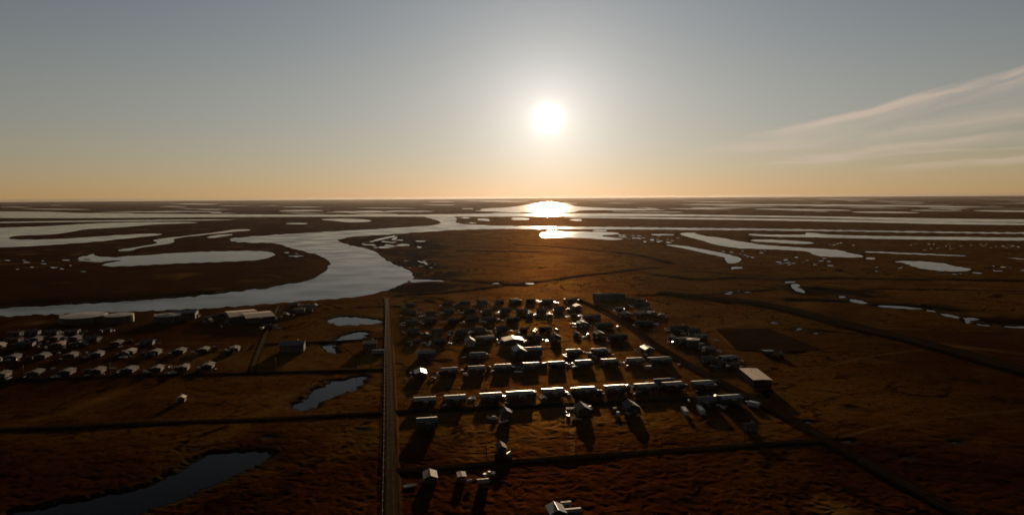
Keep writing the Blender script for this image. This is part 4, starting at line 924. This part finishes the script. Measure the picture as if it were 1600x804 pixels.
def pickup(loc, rz, label, group, paint):
    root = link('pickup_truck', None, None, loc, rz); tag(root, label, 'truck', group)
    def body():
        b = MB(); y = .93
        b.prism([(-y, .45), (y, .45), (y, 1.0), (y - .06, 1.08), (-y + .06, 1.08), (-y, 1.0)], 1.05, 2.7)       # bonnet
        b.prism([(-y, .45), (y, .45), (y, 1.08), (-y, 1.08)], -.75, 1.05)
        b.hexa([(-.72, -y + .03, 1.081), (1.0, -y + .03, 1.081), (1.0, y - .03, 1.081), (-.72, y - .03, 1.081), (-.6, -y + .2, 1.78), (.35, -y + .2, 1.78), (.35, y - .2, 1.78), (-.6, y - .2, 1.78)])
        b.box(-2.7, -.75, -y, y, .45, .62); b.box(-2.7, -.752, -y, -y + .08, .621, 1.1); b.box(-2.7, -.752, y - .08, y, .621, 1.1); b.box(-2.7, -2.62, -y + .081, y - .081, .621, 1.1)
        return b.mesh('body', PAINT[paint])
    link('body', cached(('truck', paint), body), root)
    def glass():
        b = MB(); y = .93
        b.poly([(.99, -y + .12, 1.13), (.99, y - .12, 1.13), (.41, y - .26, 1.74), (.41, -y + .26, 1.74)][::1])
        for s in (-1, 1):
            q = [(-.6, s * (y - .03), 1.15), (.82, s * (y - .03), 1.15), (.33, s * (y - .16), 1.7), (-.5, s * (y - .16), 1.7)]; b.poly(q if s < 0 else q[::-1])
        o = b.mesh('glass', M_GLASS)
        for v in o.vertices: v.co.x += .012; v.co.y *= 1.015
        return o
    link('glass', cached('tglass', glass), root)
    def whl():
        b = MB(); b.cyl((0, -.13, 0), (0, .13, 0), .39, .39, 18, 0); b.cyl((0, -.14, 0), (0, .14, 0), .21, .21, 12, 1); return b.mesh('wheel', M_RUBBER, M_ALU)
    for x in (-1.75, 1.8):
        for s in (-1, 1): link('wheel', cached('wheel', whl), root, (x, s * .84, .39))
    def lamp():
        b = MB(); b.box(2.69, 2.73, -.13, .13, .78, .95); return b.mesh('headlight', M_ALU)
    for s in (-.68, .68): link('headlight', cached('lamp', lamp), root, (0, s, 0))
def shed(loc, rz, label, group, roof, wall):
    root = link('storage_shed', None, None, loc, rz); tag(root, label, 'shed', group)
    link('wall', cached(('swall', wall), lambda: gable_shell(3.4, 2.6, -.3, 2.3, R(20), 'wall', WALL[wall])), root)
    link('roof', cached(('sroof', roof), lambda: gable_roof(3.4, 2.6, -.3, 2.3, R(20), .2, .1, 'roof', ROOF[roof])), root)
    def d():
        b = MB(); b.box(0, .06, -.45, .45, .05, 1.9); return b.mesh('door', M_DOOR)
    link('door', cached('sdoor', d), root, (1.703, 0, 0))
def oil_tank(loc, rz, label, group):
    root = link('heating_oil_tank', None, None, loc, rz); tag(root, label, 'tank', group)
    def t():
        b = MB(); b.cyl((-1.1, 0, 1.5), (1.1, 0, 1.5), .6, .6, 18); b.cyl((.4, 0, 2.05), (.4, 0, 2.35), .06, .06, 8); return b.mesh('barrel', PAINT['silver'])
    def s():
        b = MB()
        for x in (-.7, .7):
            b.box(x - .06, x + .06, -.5, .5, .85, .98)
            for y in (-.45, .45): b.box(x - .05, x + .05, y - .05, y + .05, -.3, .85)
        return b.mesh('stand', M_FOUND)
    link('barrel', cached('obar', t), root); link('stand', cached('ostand', s), root)
def snowmobile(loc, rz, label, group, paint):
    root = link('snowmobile', None, None, loc, rz); tag(root, label, 'snowmobile', group)
    def body():
        b = MB(); b.prism([(-.28, .3), (.28, .3), (.24, .72), (-.24, .72)], -1.3, .3)
        b.hexa([(.3, -.42, .3), (1.35, -.3, .3), (1.35, .3, .3), (.3, .42, .3), (.3, -.36, .92), (1.2, -.2, .6), (1.2, .2, .6), (.3, .36, .92)]); b.box(-1.4, -1.3, -.26, .26, .3, .9)
        return b.mesh('body', PAINT[paint])
    link('body', cached(('sno', paint), body), root)
    def trk():
        b = MB(); b.prism([(-.2, .02), (.2, .02), (.2, .299), (-.2, .299)], -1.5, .5); return b.mesh('track_belt', M_RUBBER)
    link('track_belt', cached('belt', trk), root)
    def ski():
        b = MB(); b.hexa([(.6, -.07, .0), (1.6, -.06, .0), (1.6, .06, .0), (.6, .07, .0), (.6, -.07, .04), (1.75, -.05, .16), (1.75, .05, .16), (.6, .07, .04)]); b.cyl((1.0, 0, .03), (.9, 0, .4), .03, .03, 6); return b.mesh('ski', M_ALU)
    for y in (-.45, .45): link('ski', cached('ski', ski), root, (0, y, 0))
    def ws():
        b = MB(); b.hexa([(.55, -.3, .8), (.6, -.3, .8), (.6, .3, .8), (.55, .3, .8), (.3, -.25, 1.2), (.33, -.25, 1.2), (.33, .25, 1.2), (.3, .25, 1.2)]); return b.mesh('windscreen', M_GLASS)
    link('windscreen', cached('ws', ws), root)
def fish_rack(loc, rz, label, group):
    root = link('fish_rack', None, None, loc, rz); tag(root, label, 'rack', group)
    def post():
        b = MB(); b.cyl((0, -.9, -.4), (0, .05, 2.4), .06, .05, 8); b.cyl((0, .9, -.4), (0, -.05, 2.4), .06, .05, 8); return b.mesh('trestle', M_POLE)
    def rail():
        b = MB(); b.cyl((-2.3, 0, 2.36), (2.3, 0, 2.36), .05, .05, 8)
        for s in (-1, 1): b.cyl((-2.2, s * .4, 1.3), (2.2, s * .4, 1.3), .04, .04, 8)
        return b.mesh('rail', M_POLE)
    for x in (-2, 0, 2): link('trestle', cached('trestle', post), root, (x, 0, 0))
    link('rail', cached('rail', rail), root)
def crate(loc, rz, label, group, m_):
    root = link('lidded_crate', None, None, loc, rz); tag(root, label, 'crate', group)
    def bx():
        b = MB(); b.box(-.85, .85, -.6, .6, -.2, 1.0)
        for x in (-.8, 0, .8):
            for s in (-1, 1): b.box(x - .06, x + .06, s * .63 - .03, s * .63 + .03, -.2, .98)
        return b.mesh('box', M_FOUND)
    link('box', cached('cratebox', bx), root)
    def lid():
        b = MB(); b.hexa([(-.95, -.75, 1.003), (.95, -.75, 1.003), (.95, .75, 1.003), (-.95, .75, 1.003), (-.95, -.75, 1.05), (.95, -.75, 1.05), (.95, .75, 1.2), (-.95, .75, 1.2)]); return b.mesh('lid', m_)
    link('lid', cached(('lid', m_.name), lid), root)
for o, where, kd in HOUSES:
    if not where: continue
    L = kd[1]; n = rnd.choice((3, 4, 4, 5, 5, 6)); opts = ['skiff', 'pickup', 'shed', 'tank', 'snow', 'crate', 'rack']; rnd.shuffle(opts)
    if o.location.length > 620: n = min(n, 5)
    spots = [(1, -.15), (-1, -.1), (1, .75), (-1, .7), (.3, 1.2), (-.35, 1.25), (1.1, -.9), (-.9, -1.0)]; rnd.shuffle(spots)
    for what, (sx, sy) in list(zip(opts, spots))[:n]:
        dx, dy = sx * (L / 2 + rnd.uniform(2.2, 5.0)) if abs(sx) > .5 else sx * L, sy * kd[2] + rnd.uniform(-1, 1)
        q = o.matrix_basis @ Vector((dx, dy, 0))
        if any((q - Vector((h_[0].location.x, h_[0].location.y, 0))).length < 8.0 for h_ in HOUSES if h_[0] is not o): continue
        rz = U_AZ + R(rnd.choice((0, 90, 180, 270))) + R(rnd.uniform(-35, 35)); q.z = 0.12
        if what == 'skiff':
            pt = rnd.choice(('alu', 'alu', 'white')); skiff(q, rz, f"{'bare aluminium' if pt == 'alu' else 'white'} skiff lying beside the {where}", 'skiffs in the yards', pt)
        elif what == 'pickup':
            pt = rnd.choice(('white', 'red', 'blue', 'black', 'silver')); pickup(q, rz, f"{pt} pickup truck parked beside the {where}", 'pickup trucks in the yards', pt)
        elif what == 'shed':
            rf_, wl_ = rnd.choice((('pale', 'grey'), ('grey', 'tan'), ('pale', 'brown'))); shed(q, rz, f"{rf_}-roofed storage shed beside the {where}", 'storage sheds in the yards', rf_, wl_)
        elif what == 'snow':
            pt = rnd.choice(('white', 'red', 'blue', 'black')); snowmobile(q, rz, f"{pt} snowmobile parked beside the {where}", 'snowmobiles in the yards', pt)
        elif what == 'crate':
            q.z = .05; crate(q, rz, f"metal-lidded wooden crate beside the {where}", 'lidded crates in the yards', M_ALU)
        elif what == 'rack': fish_rack(q, rz, f"wooden fish rack beside the {where}", 'fish racks in the yards')
        else: oil_tank(q, rz, f"silver oil tank on stand beside the {where}", 'heating-oil tanks')
skiff(on_plane(641, 760, .1), R(20), 'white skiff on the grass beside the main road below the cross road', 'skiffs in the yards', 'white')
skiff(on_plane(770, 654, .1), R(-20), 'white skiff on open grass left of the first gabled house below the front row', 'skiffs in the yards', 'white')
skiff(on_plane(893, 639, .1), R(5), 'white skiff left of the second gabled house below the front row', 'skiffs in the yards', 'white')
for i, (px, py, w_) in enumerate(((734, 756, 'left of the tiny white-roofed cabin'), (764, 742, 'right behind the tiny white-roofed cabin'), (794, 715, 'right of the lone gabled house'))):
    if i == 0: oil_tank(on_plane(px, py, .1), R(30), 'silver heating-oil tank ' + w_, 'heating-oil tanks')
    elif i == 1: pickup(on_plane(px, py, .1), R(200), 'silver pickup truck parked ' + w_, 'pickup trucks in the yards', 'silver')
    else: shed(on_plane(px, py, .1), R(60), 'pale-roofed storage shed ' + w_, 'storage sheds in the yards', 'pale', 'tan')
